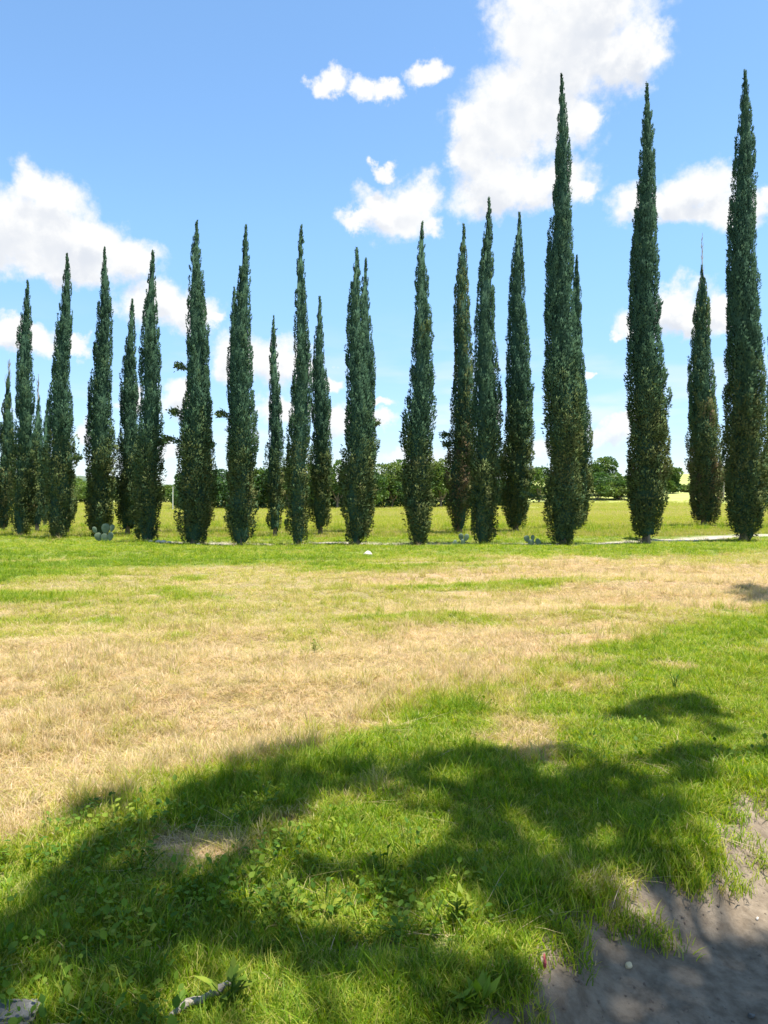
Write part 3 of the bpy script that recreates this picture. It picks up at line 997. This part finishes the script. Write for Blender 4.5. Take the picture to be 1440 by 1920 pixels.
def shade_at(x, y):
    wx = x + 0.22 * (fbm(x * 2.6, y * 2.6, 91, 3) - 0.5)
    wy = y + 0.26 * (fbm(x * 2.6 + 9, y * 2.6, 92, 3) - 0.5)
    s = np.zeros(len(x), bool)
    for p in SHADE:
        s |= inside(p, wx, wy)
    for p in HOLES:
        c = p.mean(0)
        s &= ~inside(c + (p - c) * 1.3, wx, wy)
    return s


def shade_tree(label, base, targets, seed, leaf=0.06, trunk_r=0.2, top=5.0):
    """targets: leaf centres of the crown (world)"""
    rng = np.random.default_rng(seed)
    bx, by = base
    z0 = gz(bx, by)
    root = empty('broadleaf_tree', (bx, by, z0))
    tag(root, label, 'tree')
    P = targets - np.array([bx, by, z0])
    tb = MB()
    fork = np.array([0.1, 0.1, 4.4])
    tube(tb, [(0, 0, -0.15), (0.03, 0.02, 1.6), fork], [trunk_r * 1.35, trunk_r, trunk_r * 0.9], 12)
    tb.build('trunk', BARK, root, True)
    # limbs to clustered centres
    k = 16
    cen = P[rng.choice(len(P), k, replace=False)]
    for _ in range(4):
        lab = np.argmin(((P[:, None, :] - cen[None]) ** 2).sum(-1), 1)
        cen = np.array([P[lab == i].mean(0) if (lab == i).any() else cen[i] for i in range(k)])
    for c in cen:
        lb = MB()
        mid = fork * 0.5 + c * 0.5 + np.array([0, 0, 0.45])
        tube(lb, [fork * 0.97, mid, c], [trunk_r * 0.4, trunk_r * 0.22, 0.02], 6)
        lb.build('limb', BARK, root, True)
    mb = MB()
    n = len(P)
    L = leaf * (0.8 + 0.6 * rng.random(n))
    kites(mb, P, rng.normal(size=(n, 3)) + np.array([0, 0, -0.3]), rng.normal(size=(n, 3)) * np.array([1, 1, 0.4]), L, L * 0.75, rng.random(n))
    mb.build('crown', CANOPY, root)


def lift(x, y, lo, hi, rng):
    h = rng.uniform(lo, hi, len(x))
    z = height(x, y) + h
    t = h / SUN_DIR[2]
    return np.stack([x + SUN_DIR[0] * t, y + SUN_DIR[1] * t, z], 1)


def make_shade():
    rng = np.random.default_rng(9)
    n = 112000
    x = rng.uniform(-3.6, 4.0, n); y = rng.uniform(1.2, 6.6, n)
    gap = 0.6 * vnoise(x * 6.0, y * 6.0, 96) + 0.4 * vnoise(x * 13.0, y * 13.0, 97)
    k = shade_at(x, y) & (rng.random(n) > 0.95 * sstep(gap, 0.60, 0.71)) & (rng.random(n) < np.where(signed_dirt(x, y) > 0.45, np.where(signed_dirt(x, y) > 0.9, 0.42, 0.85) * sstep(fbm(x * 3.1, y * 3.1, 95, 3), 0.30, 0.44), 1.0))
    T = lift(x[k], y[k], 9.0, 12.5, rng)
    n2 = 26000                                   # the crown goes on behind and above the camera
    x2 = rng.uniform(-3.5, 4.5, n2); y2 = rng.uniform(-6.5, 1.3, n2)
    g = fbm(x2 * 0.7, y2 * 0.7, 93, 3)
    k2 = ((x2 - 0.5) / 4.2) ** 2 + ((y2 + 2) / 4.8) ** 2 < 1
    k2 &= g > 0.4
    T2 = lift(x2[k2], y2[k2], 7.0, 12.5, rng)
    shade_tree('large leafy tree overhead behind the viewer, shading the near grass', (2.6, -2.4), np.concatenate([T, T2]), 12, 0.075, 0.22)
    # second tree, right of the view
    n3 = 26000
    x3 = rng.uniform(4.6, 12.5, n3); y3 = rng.uniform(9.8, 14.0, n3)
    g = fbm(x3 * 0.8, y3 * 1.3, 94, 3)
    k3 = ((x3 - 8.3) / 4.0) ** 2 + ((y3 - 11.7) / 1.7) ** 2 + (g - 0.5) * 1.8 < 0.9
    T3 = lift(x3[k3], y3[k3], 9.0, 12.0, rng)
    shade_tree('leafy tree right of the view whose shade lies on the straw', (10.4, 11.9), T3, 13, 0.10, 0.18)


make_shade()


# ------------------------------------------------------------------ grass, weeds and straw
def blade_tuft(seed, n, hmin, hmax, spread, wid, curve, flat=0.0, jitter=0.16):
    rng = np.random.default_rng(seed)
    mb = MB()
    for _ in range(n):
        a = rng.uniform(0, 6.28); r = spread * math.sqrt(rng.random())
        p = np.array([r * math.cos(a), r * math.sin(a), -0.01])
        b = rng.uniform(0, 6.28)
        out = np.array([math.cos(b), math.sin(b), 0])
        h = rng.uniform(hmin, hmax); w = wid * rng.uniform(0.7, 1.3)
        lean = curve * rng.uniform(0.2, 1.0) + flat
        side = np.array([-out[1], out[0], 0]) * w * 0.5
        side = side * 0.8 + out * w * 0.25 * rng.normal()
        V = []
        for t_ in (0, 0.4, 0.75):
            c = p + np.array([0, 0, 1]) * h * (t_ - 0.35 * lean * t_ * t_) * (1 - flat) + out * h * (lean * t_ * t_ * 0.8 + flat * t_)
            c = c + np.array([0, 0, 0.012 * flat * rng.random()])
            k = 1 - 0.45 * t_
            V += [c - side * k, c + side * k]
        tip = p + np.array([0, 0, 1]) * h * (1 - 0.35 * lean) * (1 - flat) + out * h * (lean * 0.8 + flat)
        V.append(tip)
        mb.add(np.array(V), [(0, 1, 3, 2), (2, 3, 5, 4)], 0.0)
        tn = jitter * rng.normal()
        mb.T[-1] = np.full(7, tn)
        mb.F.append(np.array([(4, 5, 6)]) + mb.n - 7); mb.M.append(np.zeros(1, int))
    return mb


def leaf_tuft(seed, n, size, hmax):
    rng = np.random.default_rng(seed)
    mb = MB()
    for _ in range(n):
        a = rng.uniform(0, 6.28); r = 0.09 * math.sqrt(rng.random())
        c = np.array([r * math.cos(a), r * math.sin(a), rng.uniform(0.02, hmax)])
        out = unit(np.array([math.cos(a), math.sin(a), rng.uniform(0.0, 0.7)]) + 0.3 * rng.normal(size=3))
        s = unit(np.cross(out, [0, 0, 1])); nrm = np.cross(s, out)
        L = size * rng.uniform(0.6, 1.3); W = L * rng.uniform(0.5, 0.75)
        pr = [(0, 0, 0), (.25, .42, .06), (.6, .5, .04), (1, 0, -.12), (.6, -.5, .04), (.25, -.42, .06)]
        V = np.array([c + out * L * q[0] + s * W * q[1] + nrm * L * q[2] for q in pr])
        mid = c + out * L * 0.45 - nrm * L * 0.03
        V = np.concatenate([V, [mid]])
        mb.add(V, [(0, 1, 6), (1, 2, 6), (2, 3, 6), (3, 4, 6), (4, 5, 6), (5, 0, 6)], 0.15 * rng.normal())
        base = np.array([c[0] * 0.3, c[1] * 0.3, 0])
        w = np.array([0.0018, 0, 0])
        mb.add(np.array([base - w, base + w, c + w, c - w]), [(0, 1, 2, 3)], 0.1)
    return mb


def scatter_tree(name, coll):
    g = bpy.data.node_groups.new(name, 'GeometryNodeTree')
    g.interface.new_socket('Geometry', in_out='INPUT', socket_type='NodeSocketGeometry')
    g.interface.new_socket('Geometry', in_out='OUTPUT', socket_type='NodeSocketGeometry')
    nd = g.nodes; ln = g.links
    gi = nd.new('NodeGroupInput'); go = nd.new('NodeGroupOutput')
    ci = nd.new('GeometryNodeCollectionInfo')
    ci.inputs['Collection'].default_value = coll
    ci.inputs['Separate Children'].default_value = True
    ci.inputs['Reset Children'].default_value = True
    ip = nd.new('GeometryNodeInstanceOnPoints')
    ip.inputs['Pick Instance'].default_value = True

    def na(nm, dt):
        n = nd.new('GeometryNodeInputNamedAttribute'); n.data_type = dt
        n.inputs['Name'].default_value = nm
        return n.outputs['Attribute']
    ln.new(gi.outputs[0], ip.inputs['Points'])
    ln.new(ci.outputs[0], ip.inputs['Instance'])
    ln.new(na('pick', 'INT'), ip.inputs['Instance Index'])
    ln.new(na('rot', 'FLOAT_VECTOR'), ip.inputs['Rotation'])
    ln.new(na('size', 'FLOAT_VECTOR'), ip.inputs['Scale'])
    ln.new(ip.outputs[0], go.inputs[0])
    return g


def scatter(name, variants, mat, x, y, size, tone, seed, tilt=0.12, zs=None):
    rng = np.random.default_rng(seed)
    coll = bpy.data.collections.new(name + '_tufts')
    for k, mb in enumerate(variants):
        o = bpy.data.objects.new(name + '_tuft', mb.mesh(name + '_tuft', mat))
        coll.objects.link(o)
    n = len(x)
    me = bpy.data.meshes.new(name)
    me.vertices.add(n)
    me.vertices.foreach_set('co', np.stack([x, y, height(x, y) - 0.004], 1).ravel())
    def at(nm, ty, val, key='value'):
        a = me.attributes.new(nm, ty, 'POINT'); a.data.foreach_set(key, val)
    at('pick', 'INT', rng.integers(0, len(variants), n).astype(np.int32))
    rot = np.stack([tilt * rng.normal(size=n), tilt * rng.normal(size=n), rng.uniform(0, 6.28, n)], 1)
    at('rot', 'FLOAT_VECTOR', rot.astype(np.float32).ravel(), 'vector')
    if zs is None:
        zs = np.ones(n)
    at('size', 'FLOAT_VECTOR', np.stack([size, size, size * zs], 1).astype(np.float32).ravel(), 'vector')
    at('itone', 'FLOAT', np.asarray(tone, np.float32))
    o = bpy.data.objects.new(name, me)
    COL.objects.link(o)
    me.materials.append(mat)
    md = o.modifiers.new('scatter', 'NODES')
    md.node_group = scatter_tree(name + '_scatter', coll)
    tag(o, kind='stuff')
    return o


def field_points(n, ymin, ymax, rng, power):
    """points over the view and a few metres to each side, thinning with distance"""
    k = rng.random(n)
    power = power if abs(power - 1) > 1e-3 else 1.001
    a, b = ymin ** (1 - power), ymax ** (1 - power)
    y = (a + (b - a) * k) ** (1 / (1 - power))
    w = 0.58 * y + 1.2
    x = rng.uniform(-1, 1, n) * w
    return x, y


def make_grass():
    rng = np.random.default_rng(21)
    short = [blade_tuft(400 + k, 26, 0.035, 0.10, 0.07, 0.0042, 0.9) for k in range(5)]
    tall = [blade_tuft(420 + k, 18, 0.08, 0.20, 0.05, 0.0048, 1.0) for k in range(4)]
    lying = [blade_tuft(440 + k, 20, 0.06, 0.20, 0.10, 0.0036, 0.15, 0.82, 0.16) for k in range(5)]
    weeds = [leaf_tuft(460 + k, 14, 0.027, 0.09) for k in range(4)]

    # mown turf and stubble, everywhere between the camera and the trees
    x, y = field_points(150000, 1.7, 26.5, rng, 1.0)
    g = green_amount(x, y)
    sdv = signed_dirt(x, y) + 0.26 * (fbm(x * 2.4, y * 2.4, 63, 4) - 0.5)
    rag = fbm(x * 5.5, y * 5.5, 39, 3)
    dens = np.where(g > 0.5, 1.0, 0.5) * (1 - sstep(sdv + 0.5 * (rag - 0.5), -0.22, 0.06)) * (1 - 0.97 * path_mask(x, y))
    bald = fbm(x * 1.9, y * 2.2, 33, 3)
    dens *= 1 - 0.88 * sstep(bald, np.where(g < 0.5, 0.54, 0.66), np.where(g < 0.5, 0.70, 0.76))
    k = rng.random(len(x)) < dens
    x, y, g = x[k], y[k], g[k]
    tone = 1.03 - g + 0.13 * rng.normal(size=len(x))
    size = (0.8 + 0.5 * rng.random(len(x))) * np.interp(y, [2, 8, 25], [0.95, 1.2, 1.9])
    zs = np.where(g > 0.5, 0.66, 0.58) * (0.7 + 0.7 * fbm(x * 1.5, y * 1.5, 34, 3)) / np.interp(y, [2, 10, 25], [1.0, 1.15, 1.7])
    scatter('short_grass', short, GRASS, x, y, size, tone, 1, 0.15, zs)

    # longer tufts in the green verge, on the windrows and along the track
    x, y = field_points(60000, 1.8, 34, rng, 1.05)
    g = green_amount(x, y)
    sdv = signed_dirt(x, y) + 0.26 * (fbm(x * 2.4, y * 2.4, 63, 4) - 0.5)
    clump = fbm(x * 1.4, y * 1.4, 35, 3)
    st = signed_straw(x, y)
    edge = np.exp(-((st + 0.05) / 0.4) ** 2)
    dens = 0.20 * sstep(clump, 0.46, 0.64) * sstep(g, 0.4, 0.7) + 0.55 * edge * sstep(clump, 0.38, 0.55) + 0.03 + 0.55 * sstep(clump, 0.5, 0.66) * sstep(g, 0.6, 0.3)
    beyond = y - np.interp(x, PATH_F[:, 0], PATH_F[:, 1])
    dens = np.where(beyond > 1.8, 0.9 * sstep(clump, 0.35, 0.55), dens)
    dens *= (1 - sstep(sdv, -0.22, -0.05)) * (1 - path_mask(x, y))
    k = rng.random(len(x)) < dens
    x, y, g, beyond = x[k], y[k], g[k], beyond[k]
    tone = np.clip(0.92 - g, 0.0, 0.8) + 0.12 * rng.normal(size=len(x))
    tone = np.where(beyond > 1.8, 0.16 + 0.1 * rng.normal(size=len(x)), tone)
    size = (0.55 + 0.6 * rng.random(len(x))) * np.interp(y, [2, 8, 25, 34], [0.8, 1.0, 1.4, 2.4])
    scatter('long_grass', tall, GRASS, x, y, size, tone, 2, 0.2)

    # loose cut straw lying on the field
    x, y = field_points(46000, 2.2, 20, rng, 1.0)
    g = green_amount(x, y)
    dens = sstep(g, 0.65, 0.15) * (0.35 + 0.65 * sstep(fbm(x * 0.7, y * 1.6, 36, 3), 0.35, 0.6)) + 0.02
    dens *= (1 - sstep(signed_dirt(x, y), -0.3, 0.0))
    k = rng.random(len(x)) < dens
    x, y = x[k], y[k]
    size = (0.8 + 0.5 * rng.random(len(x))) * np.interp(y, [2, 8, 20], [0.9, 1.1, 1.6])
    scatter('loose_straw', lying, GRASS, x, y, size, 0.84 + 0.2 * rng.normal(size=len(x)), 3, 0.1)

    # broad-leaved weeds in the shade of the verge
    x, y = field_points(15000, 1.7, 8.0, rng, 1.2)
    g = green_amount(x, y)
    cl = fbm(x * 1.3 + 4, y * 1.3, 37, 3)
    sdv = signed_dirt(x, y) + 0.26 * (fbm(x * 2.4, y * 2.4, 63, 4) - 0.5)
    leftlow = sstep(-(x + 0.4 * (y - 3.0)), -0.6, 0.8)
    dens = sstep(g, 0.5, 0.8) * (1 - sstep(sdv, -0.25, -0.05)) * (0.24 * leftlow * sstep(y, 4.6, 3.2) * sstep(cl, 0.4, 0.56) + 0.12 * sstep(cl, 0.54, 0.66))
    k = rng.random(len(x)) < dens
    x, y = x[k], y[k]
    scatter('leafy_weeds', weeds, WEED, x, y, 0.6 + 0.7 * rng.random(len(x)), 0.3 + 0.25 * rng.normal(size=len(x)), 4, 0.25)

    # crumbs of soil and grit on the dirt road
    crumbs = []
    for q in range(4):
        rr = np.random.default_rng(500 + q)
        cb = MB()
        V = np.array([(1, 0, 0), (0, 1, 0), (-1, 0, 0), (0, -1, 0), (0.1, 0.1, 0.8), (0, 0, -0.6)]) * (0.7 + 0.5 * rr.random((6, 1)))
        V = V * np.array([1, 0.8, 0.7])
        cb.add(V, [(0, 1, 4), (1, 2, 4), (2, 3, 4), (3, 0, 4), (1, 0, 5), (2, 1, 5), (3, 2, 5), (0, 3, 5)])
        crumbs.append(cb)
    n = 60000
    x = rng.uniform(-1.5, 5, n); y = rng.uniform(1.6, 7, n)
    sdv = signed_dirt(x, y) + 0.26 * (fbm(x * 2.4, y * 2.4, 63, 4) - 0.5)
    k = (sdv > -0.12) & (rng.random(n) < 0.12 + 0.9 * sstep(fbm(x * 3, y * 3, 38, 3), 0.45, 0.62) * sstep(sdv, 0.9, 0.0))
    x, y = x[k], y[k]
    scatter('soil_crumbs', crumbs, CLOD, x, y, 0.0028 + 0.012 * rng.random(len(x)) ** 4, np.zeros(len(x)), 6, 0.5)

    # dead leaves fallen on the dirt road and in the verge
    litter = []
    for q in range(3):
        rr = np.random.default_rng(520 + q)
        lb = MB()
        pr = np.array([(0, 0, 0), (.3, .2, .1), (.65, .2, .02), (1, 0, .14), (.65, -.22, .1), (.3, -.2, .02)])
        lb.add(pr * np.array([1, 1, 1 + rr.random()]), [(0, 1, 2, 3), (0, 3, 4, 5)], 0.1 * rr.normal())
        litter.append(lb)
    n = 900
    x = rng.uniform(-2.5, 5, n); y = rng.uniform(1.6, 7.5, n)
    k = (signed_dirt(x, y) > -0.5) & (rng.random(n) < 0.22)
    x, y = x[k], y[k]
    scatter('leaf_litter', litter, GRASS, x, y, 0.018 + 0.03 * rng.random(len(x)), 0.75 + 0.2 * rng.random(len(x)), 7, 0.3)

    # weeds and dead twigs round the feet of the near cypresses
    bx, by, bt = [], [], []
    for (ub, vb, *_r) in F + B:
        px_, py_ = ground_pt(ub, vb)
        m = 26
        a = rng.uniform(0, 6.28, m); q = 0.15 + 0.55 * rng.random(m)
        bx.append(px_ + q * np.cos(a)); by.append(py_ + q * np.sin(a)); bt.append(np.where(rng.random(m) < 0.4, 0.85, 0.25) + 0.08 * rng.normal(size=m))
    bx, by, bt = np.concatenate(bx), np.concatenate(by), np.concatenate(bt)
    scatter('root_weeds', tall, GRASS, bx, by, 0.7 + 0.9 * rng.random(len(bx)), bt, 8, 0.3)

    # hay field beyond the second row
    hay = [blade_tuft(480 + k, 70, 0.05, 0.16, 0.55, 0.012, 0.7) for k in range(3)]
    n = 16000
    yy = (27.0 ** -0.6 + (95.0 ** -0.6 - 27.0 ** -0.6) * rng.random(n)) ** (1 / -0.6)
    xx = rng.uniform(-0.62, 0.62, n) * yy
    k = (yy - np.interp(xx, PATH_F[:, 0], PATH_F[:, 1])) > 0.7
    xx, yy = xx[k], yy[k]
    tn = 0.49 + 0.16 * (fbm(xx * 0.06, yy * 0.25, 52, 3) - 0.5) * 2 + 0.04 * rng.normal(size=len(xx))
    scatter('hay_field_grass', hay, GRASS, xx, yy, np.interp(yy, [27, 95], [1.0, 1.7]), tn, 5, 0.03)


make_grass()


# ------------------------------------------------------------------ cacti, rocks and small things
def ellipsoid(mb, c, ax, ay, az, sx, sy, sz, seg=14, rings=9, bump=0.0, rng=None, tone=0.0):
    V, Fq = [], []
    for i in range(rings + 1):
        ph = math.pi * i / rings
        for k in range(seg):
            th = 2 * math.pi * k / seg
            r = 1 + (bump * rng.normal() if rng is not None else 0)
            V.append(c + r * (ax * sx * math.sin(ph) * math.cos(th) + ay * sy * math.sin(ph) * math.sin(th) + az * sz * math.cos(ph)))
    for i in range(rings):
        for k in range(seg):
            k2 = (k + 1) % seg
            Fq.append((i * seg + k, i * seg + k2, (i + 1) * seg + k2, (i + 1) * seg + k))
    mb.add(np.array(V), Fq, tone)


def cactus(u, v, pads, label, seed):
    rng = np.random.default_rng(seed)
    x, y = ground_pt(u, v)
    root = empty('prickly_pear', (x, y, gz(x, y)))
    tag(root, label, 'cactus', 'prickly pears along the near row')
    for (px_, pz, w, h, tilt, yaw) in pads:
        pb = MB()
        ax = np.array([math.cos(yaw), math.sin(yaw), 0]); ay = np.array([-math.sin(yaw), math.cos(yaw), 0])
        up = math.cos(tilt) * np.array([0, 0, 1.0]) + math.sin(tilt) * ax
        a2 = np.cross(ay, up) * 1.0
        c = np.array([px_, rng.uniform(-0.06, 0.06), pz])
        # egg outline: narrow at the joint
        seg, rings = 16, 9
        V = []
        for i in range(rings + 1):
            ph = math.pi * i / rings
            z = math.cos(ph); r = math.sin(ph) * (1 + 0.22 * z)
            for k in range(seg):
                th = 2 * math.pi * k / seg
                V.append(c + a2 * w * 0.85 * r * math.cos(th) + ay * 0.016 * r * math.sin(th) + up * h * 0.92 * z)
        Fq = [(i * seg + k, i * seg + (k + 1) % seg, (i + 1) * seg + (k + 1) % seg, (i + 1) * seg + k) for i in range(rings) for k in range(seg)]
        pb.add(np.array(V), Fq)
        pb.build('pad', CACTUS, root, True)
    return root


cactus(196, 1017, [(0, .16, .13, .17, 0.05, .1), (-.21, .2, .13, .15, -.35, .3), (.2, .22, .12, .16, .3, -.3), (.02, .46, .15, .18, .1, .2), (.25, .48, .08, .13, .3, .5), (-.3, .42, .09, .12, -.5, -.2)],
       'large grey green prickly pear at the foot of the third near-row cypress', 1)
cactus(868, 1022, [(0, .10, .08, .12, 0, .2), (.1, .25, .09, .12, .3, .1), (-.05, .26, .09, .12, -.2, -.2), (-.25, .08, .12, .08, -1.1, .3)],
       'small pale prickly pear with two round pads, left of the merged cypresses', 2)
cactus(995, 1023, [(0, .10, .12, .11, .3, .2), (-.12, .22, .10, .11, -.2, -.2), (.22, .12, .13, .09, 1.0, .2), (.06, .24, .08, .1, .1, .4)],
       'small bluish prickly pear left of the tallest cypress', 3)


def rock(name, u, v, w, h, mat, label, cat, group=None, seed=1, depth=None, sink=0.25):
    rng = np.random.default_rng(seed)
    x, y = ground_pt(u, v)
    import bmesh
    bm = bmesh.new()
    for _ in range(22):
        d = unit(rng.normal(size=3)) * (0.8 + 0.25 * rng.random())
        bm.verts.new((d[0] * w / 2, d[1] * (depth or w * 0.7) / 2, d[2] * h * 0.62))
    bmesh.ops.convex_hull(bm, input=bm.verts)
    for vv in [q for q in bm.verts if not q.link_faces]:
        bm.verts.remove(vv)
    bmesh.ops.bevel(bm, geom=list(bm.edges), offset=min(w, h) * 0.05, segments=1, affect='EDGES')
    me = bpy.data.meshes.new(name); bm.to_mesh(me); bm.free()
    me.materials.append(mat)
    o = bpy.data.objects.new(name, me); COL.objects.link(o)
    o.location = (x, y, gz(x, y) + h * (0.5 - sink))
    o.rotation_euler = (0, 0, rng.uniform(0, 0.5))
    tag(o, label, cat, group)
    return o


rock('rock', 690, 1040, 0.27, 0.17, STONE, 'white rock lying alone in the green strip before the trees', 'rock', None, 3)
ST = 'pale stones edging the track'
for k, (u, v, w, lab) in enumerate([
        (283, 1018, .20, 'pale stone right of the crooked-tipped cypress, first of the track stones'),
        (296, 1019, .22, 'pale rounded stone left of the broad cypress'),
        (306, 1019, .24, 'largest pale stone by the foot of the broad cypress'),
        (318, 1018, .17, 'small flat pale stone at the left foot of the broad cypress'),
        (372, 1021, .16, 'white stone at the right foot of the broad cypress')]):
    rock('stone', u, v, w, w * 0.6, STONE, lab, 'stone', ST, 20 + k)
rock('pebble', 1179, 1763, 0.036, 0.022, TANLEAF, 'small tan pebble on the dark edge of the dirt road', 'pebble', None, 31, sink=0.15)
rock('pebble', 1420, 1668, 0.02, 0.014, STONE, 'tiny white pebble on the sunlit brown dirt', 'pebble', None, 32, sink=0.1)
rock('pebble', 1410, 1822, 0.03, 0.018, GREYSTONE, 'grey pebble on the packed wheel track', 'pebble', None, 33, sink=0.1)


def stick():
    x0, y0 = ground_pt(318, 1912); x1, y1 = ground_pt(436, 1862)
    mb = MB()
    n = 9
    q = np.linspace(0, 1, n)
    rng = np.random.default_rng(4)
    pts = np.stack([q * (x1 - x0), q * (y1 - y0) + 0.006 * np.sin(q * 7), 0.045 + 0.03 * q + 0.004 * rng.normal(size=n)], 1)
    tube(mb, pts, 0.0105 * (1 + 0.18 * rng.normal(size=n)) * np.interp(q, [0, .1, .9, 1], [.7, 1, 1.1, .8]), 9)
    o = mb.build('stick', STICK, None, True)
    o.location = (x0, y0, gz(x0, y0))
    tag(o, 'weathered grey stick lying in the grass at the bottom of the photo', 'stick')


stick()


def block():
    x, y = ground_pt(18, 1912)
    import bmesh
    bm = bmesh.new()
    bmesh.ops.create_cube(bm, size=1.0)
    bmesh.ops.scale(bm, vec=(0.24, 0.10, 0.07), verts=bm.verts)
    bmesh.ops.bevel(bm, geom=list(bm.edges), offset=0.012, segments=2, affect='EDGES')
    bmesh.ops.subdivide_edges(bm, edges=list(bm.edges), cuts=2)
    rng = random.Random(4)
    for vv in bm.verts:
        vv.co += Vector((rng.uniform(-1, 1), rng.uniform(-1, 1), rng.uniform(-1, 1))) * 0.003
    me = bpy.data.meshes.new('stone_block'); bm.to_mesh(me); bm.free(); me.materials.append(GREYSTONE)
    o = bpy.data.objects.new('stone_block', me); COL.objects.link(o)
    o.location = (x - 0.04, y, gz(x, y) + 0.028); o.rotation_euler = (0.10, 0.05, 0.12)
    tag(o, 'grey stone block half sunk in weeds at the bottom left corner', 'block')


block()


def scrap():
    x, y = ground_pt(1021, 1822)
    mb = MB()
    V = [(-.006, 0, 0), (.006, 0, 0), (.008, .006, .022), (-.003, .004, .026), (.004, .012, .045), (-.002, .010, .046)]
    V = np.array(V); V2 = V + np.array([0, .002, 0])
    mb.add(np.concatenate([V, V2]), [(0, 1, 2, 3), (3, 2, 4, 5), (7, 6, 9, 8), (8, 9, 11, 10), (0, 6, 7, 1), (1, 7, 8, 2), (2, 8, 10, 4), (4, 10, 11, 5), (5, 11, 9, 3), (3, 9, 6, 0)])
    o = mb.build('plastic_scrap', RED)
    o.location = (x, y, gz(x, y) + 0.004)
    tag(o, 'little red plastic scrap at the grass edge of the dirt road', 'litter')


scrap()


def weed_plant(name, u, v, h, n, leafsize, label, seed, tone=0.2, wide=0.5):
    rng = np.random.default_rng(seed)
    x, y = ground_pt(u, v)
    root = empty(name, (x, y, gz(x, y)))
    tag(root, label, 'weed')
    sb = MB()
    tips = []
    for k in range(n):
        a = rng.uniform(0, 6.28); b = rng.uniform(0.05, wide)
        top = np.array([math.cos(a) * h * b, math.sin(a) * h * b, h * rng.uniform(0.65, 1.0)])
        tube(sb, [(0, 0, -0.01), top * 0.5 + np.array([0, 0, 0.05 * h]), top], [0.003, 0.0025, 0.0012], 5)
        tips.append(top)
    sb.build('stem', WEED, root)
    for top in tips:
        m = 7
        for j in range(m):
            lb = MB()
            q = 0.3 + 0.7 * j / (m - 1)
            p = top * q
            d = unit(np.array([rng.normal(), rng.normal(), 0.5]))
            s = unit(np.cross(d, [0, 0, 1])); nn = np.cross(s, d); L = leafsize * rng.uniform(0.7, 1.2)
            V = np.array([p, p + d * L * .35 + s * L * .2 + nn * L * .04, p + d * L, p + d * L * .35 - s * L * .2 + nn * L * .04, p + d * L * .4 - nn * L * .02])
            lb.add(V, [(0, 1, 4), (1, 2, 4), (2, 3, 4), (3, 0, 4)], tone + 0.1 * rng.normal())
            lb.build('leaf', WEED, root)


weed_plant('weed_sprig', 1265, 1300, 0.17, 4, 0.035, 'dark upright weed sprig above the isolated shadow patch at right', 51, 0.0, 0.25)
weed_plant('leafy_weed', 880, 1895, 0.07, 4, 0.07, 'low weed with broad bright leaves near the bottom centre', 52, 0.5, 0.9)
weed_plant('leafy_weed', 430, 1880, 0.15, 5, 0.06, 'bright leafy weed growing over the end of the stick', 53, 0.6, 0.6)
weed_plant('leafy_weed', 860, 1745, 0.12, 6, 0.05, 'sunlit yellow green weed in a patch of light near the dirt', 54, 0.8, 0.6)
weed_plant('weed_sprig', 590, 1232, 0.16, 4, 0.05, 'green weed standing alone in the dry straw', 55, 0.5, 0.2)


def pole():
    Y = 60.0
    x = (324 - 720) / F_PX * Y
    _, zt = at_depth(324, 912, Y)
    mb = MB(); tube(mb, [(0, 0, -0.2), (0, 0, 1.0), (0.02, 0, zt)], [0.035, 0.035, 0.03], 8)
    o = mb.build('thin_pole', POLE, None, True)
    o.location = (x, Y, gz(x, Y))
    tag(o, 'thin whitish pole in the far field left of the broad cypress', 'pole')


pole()
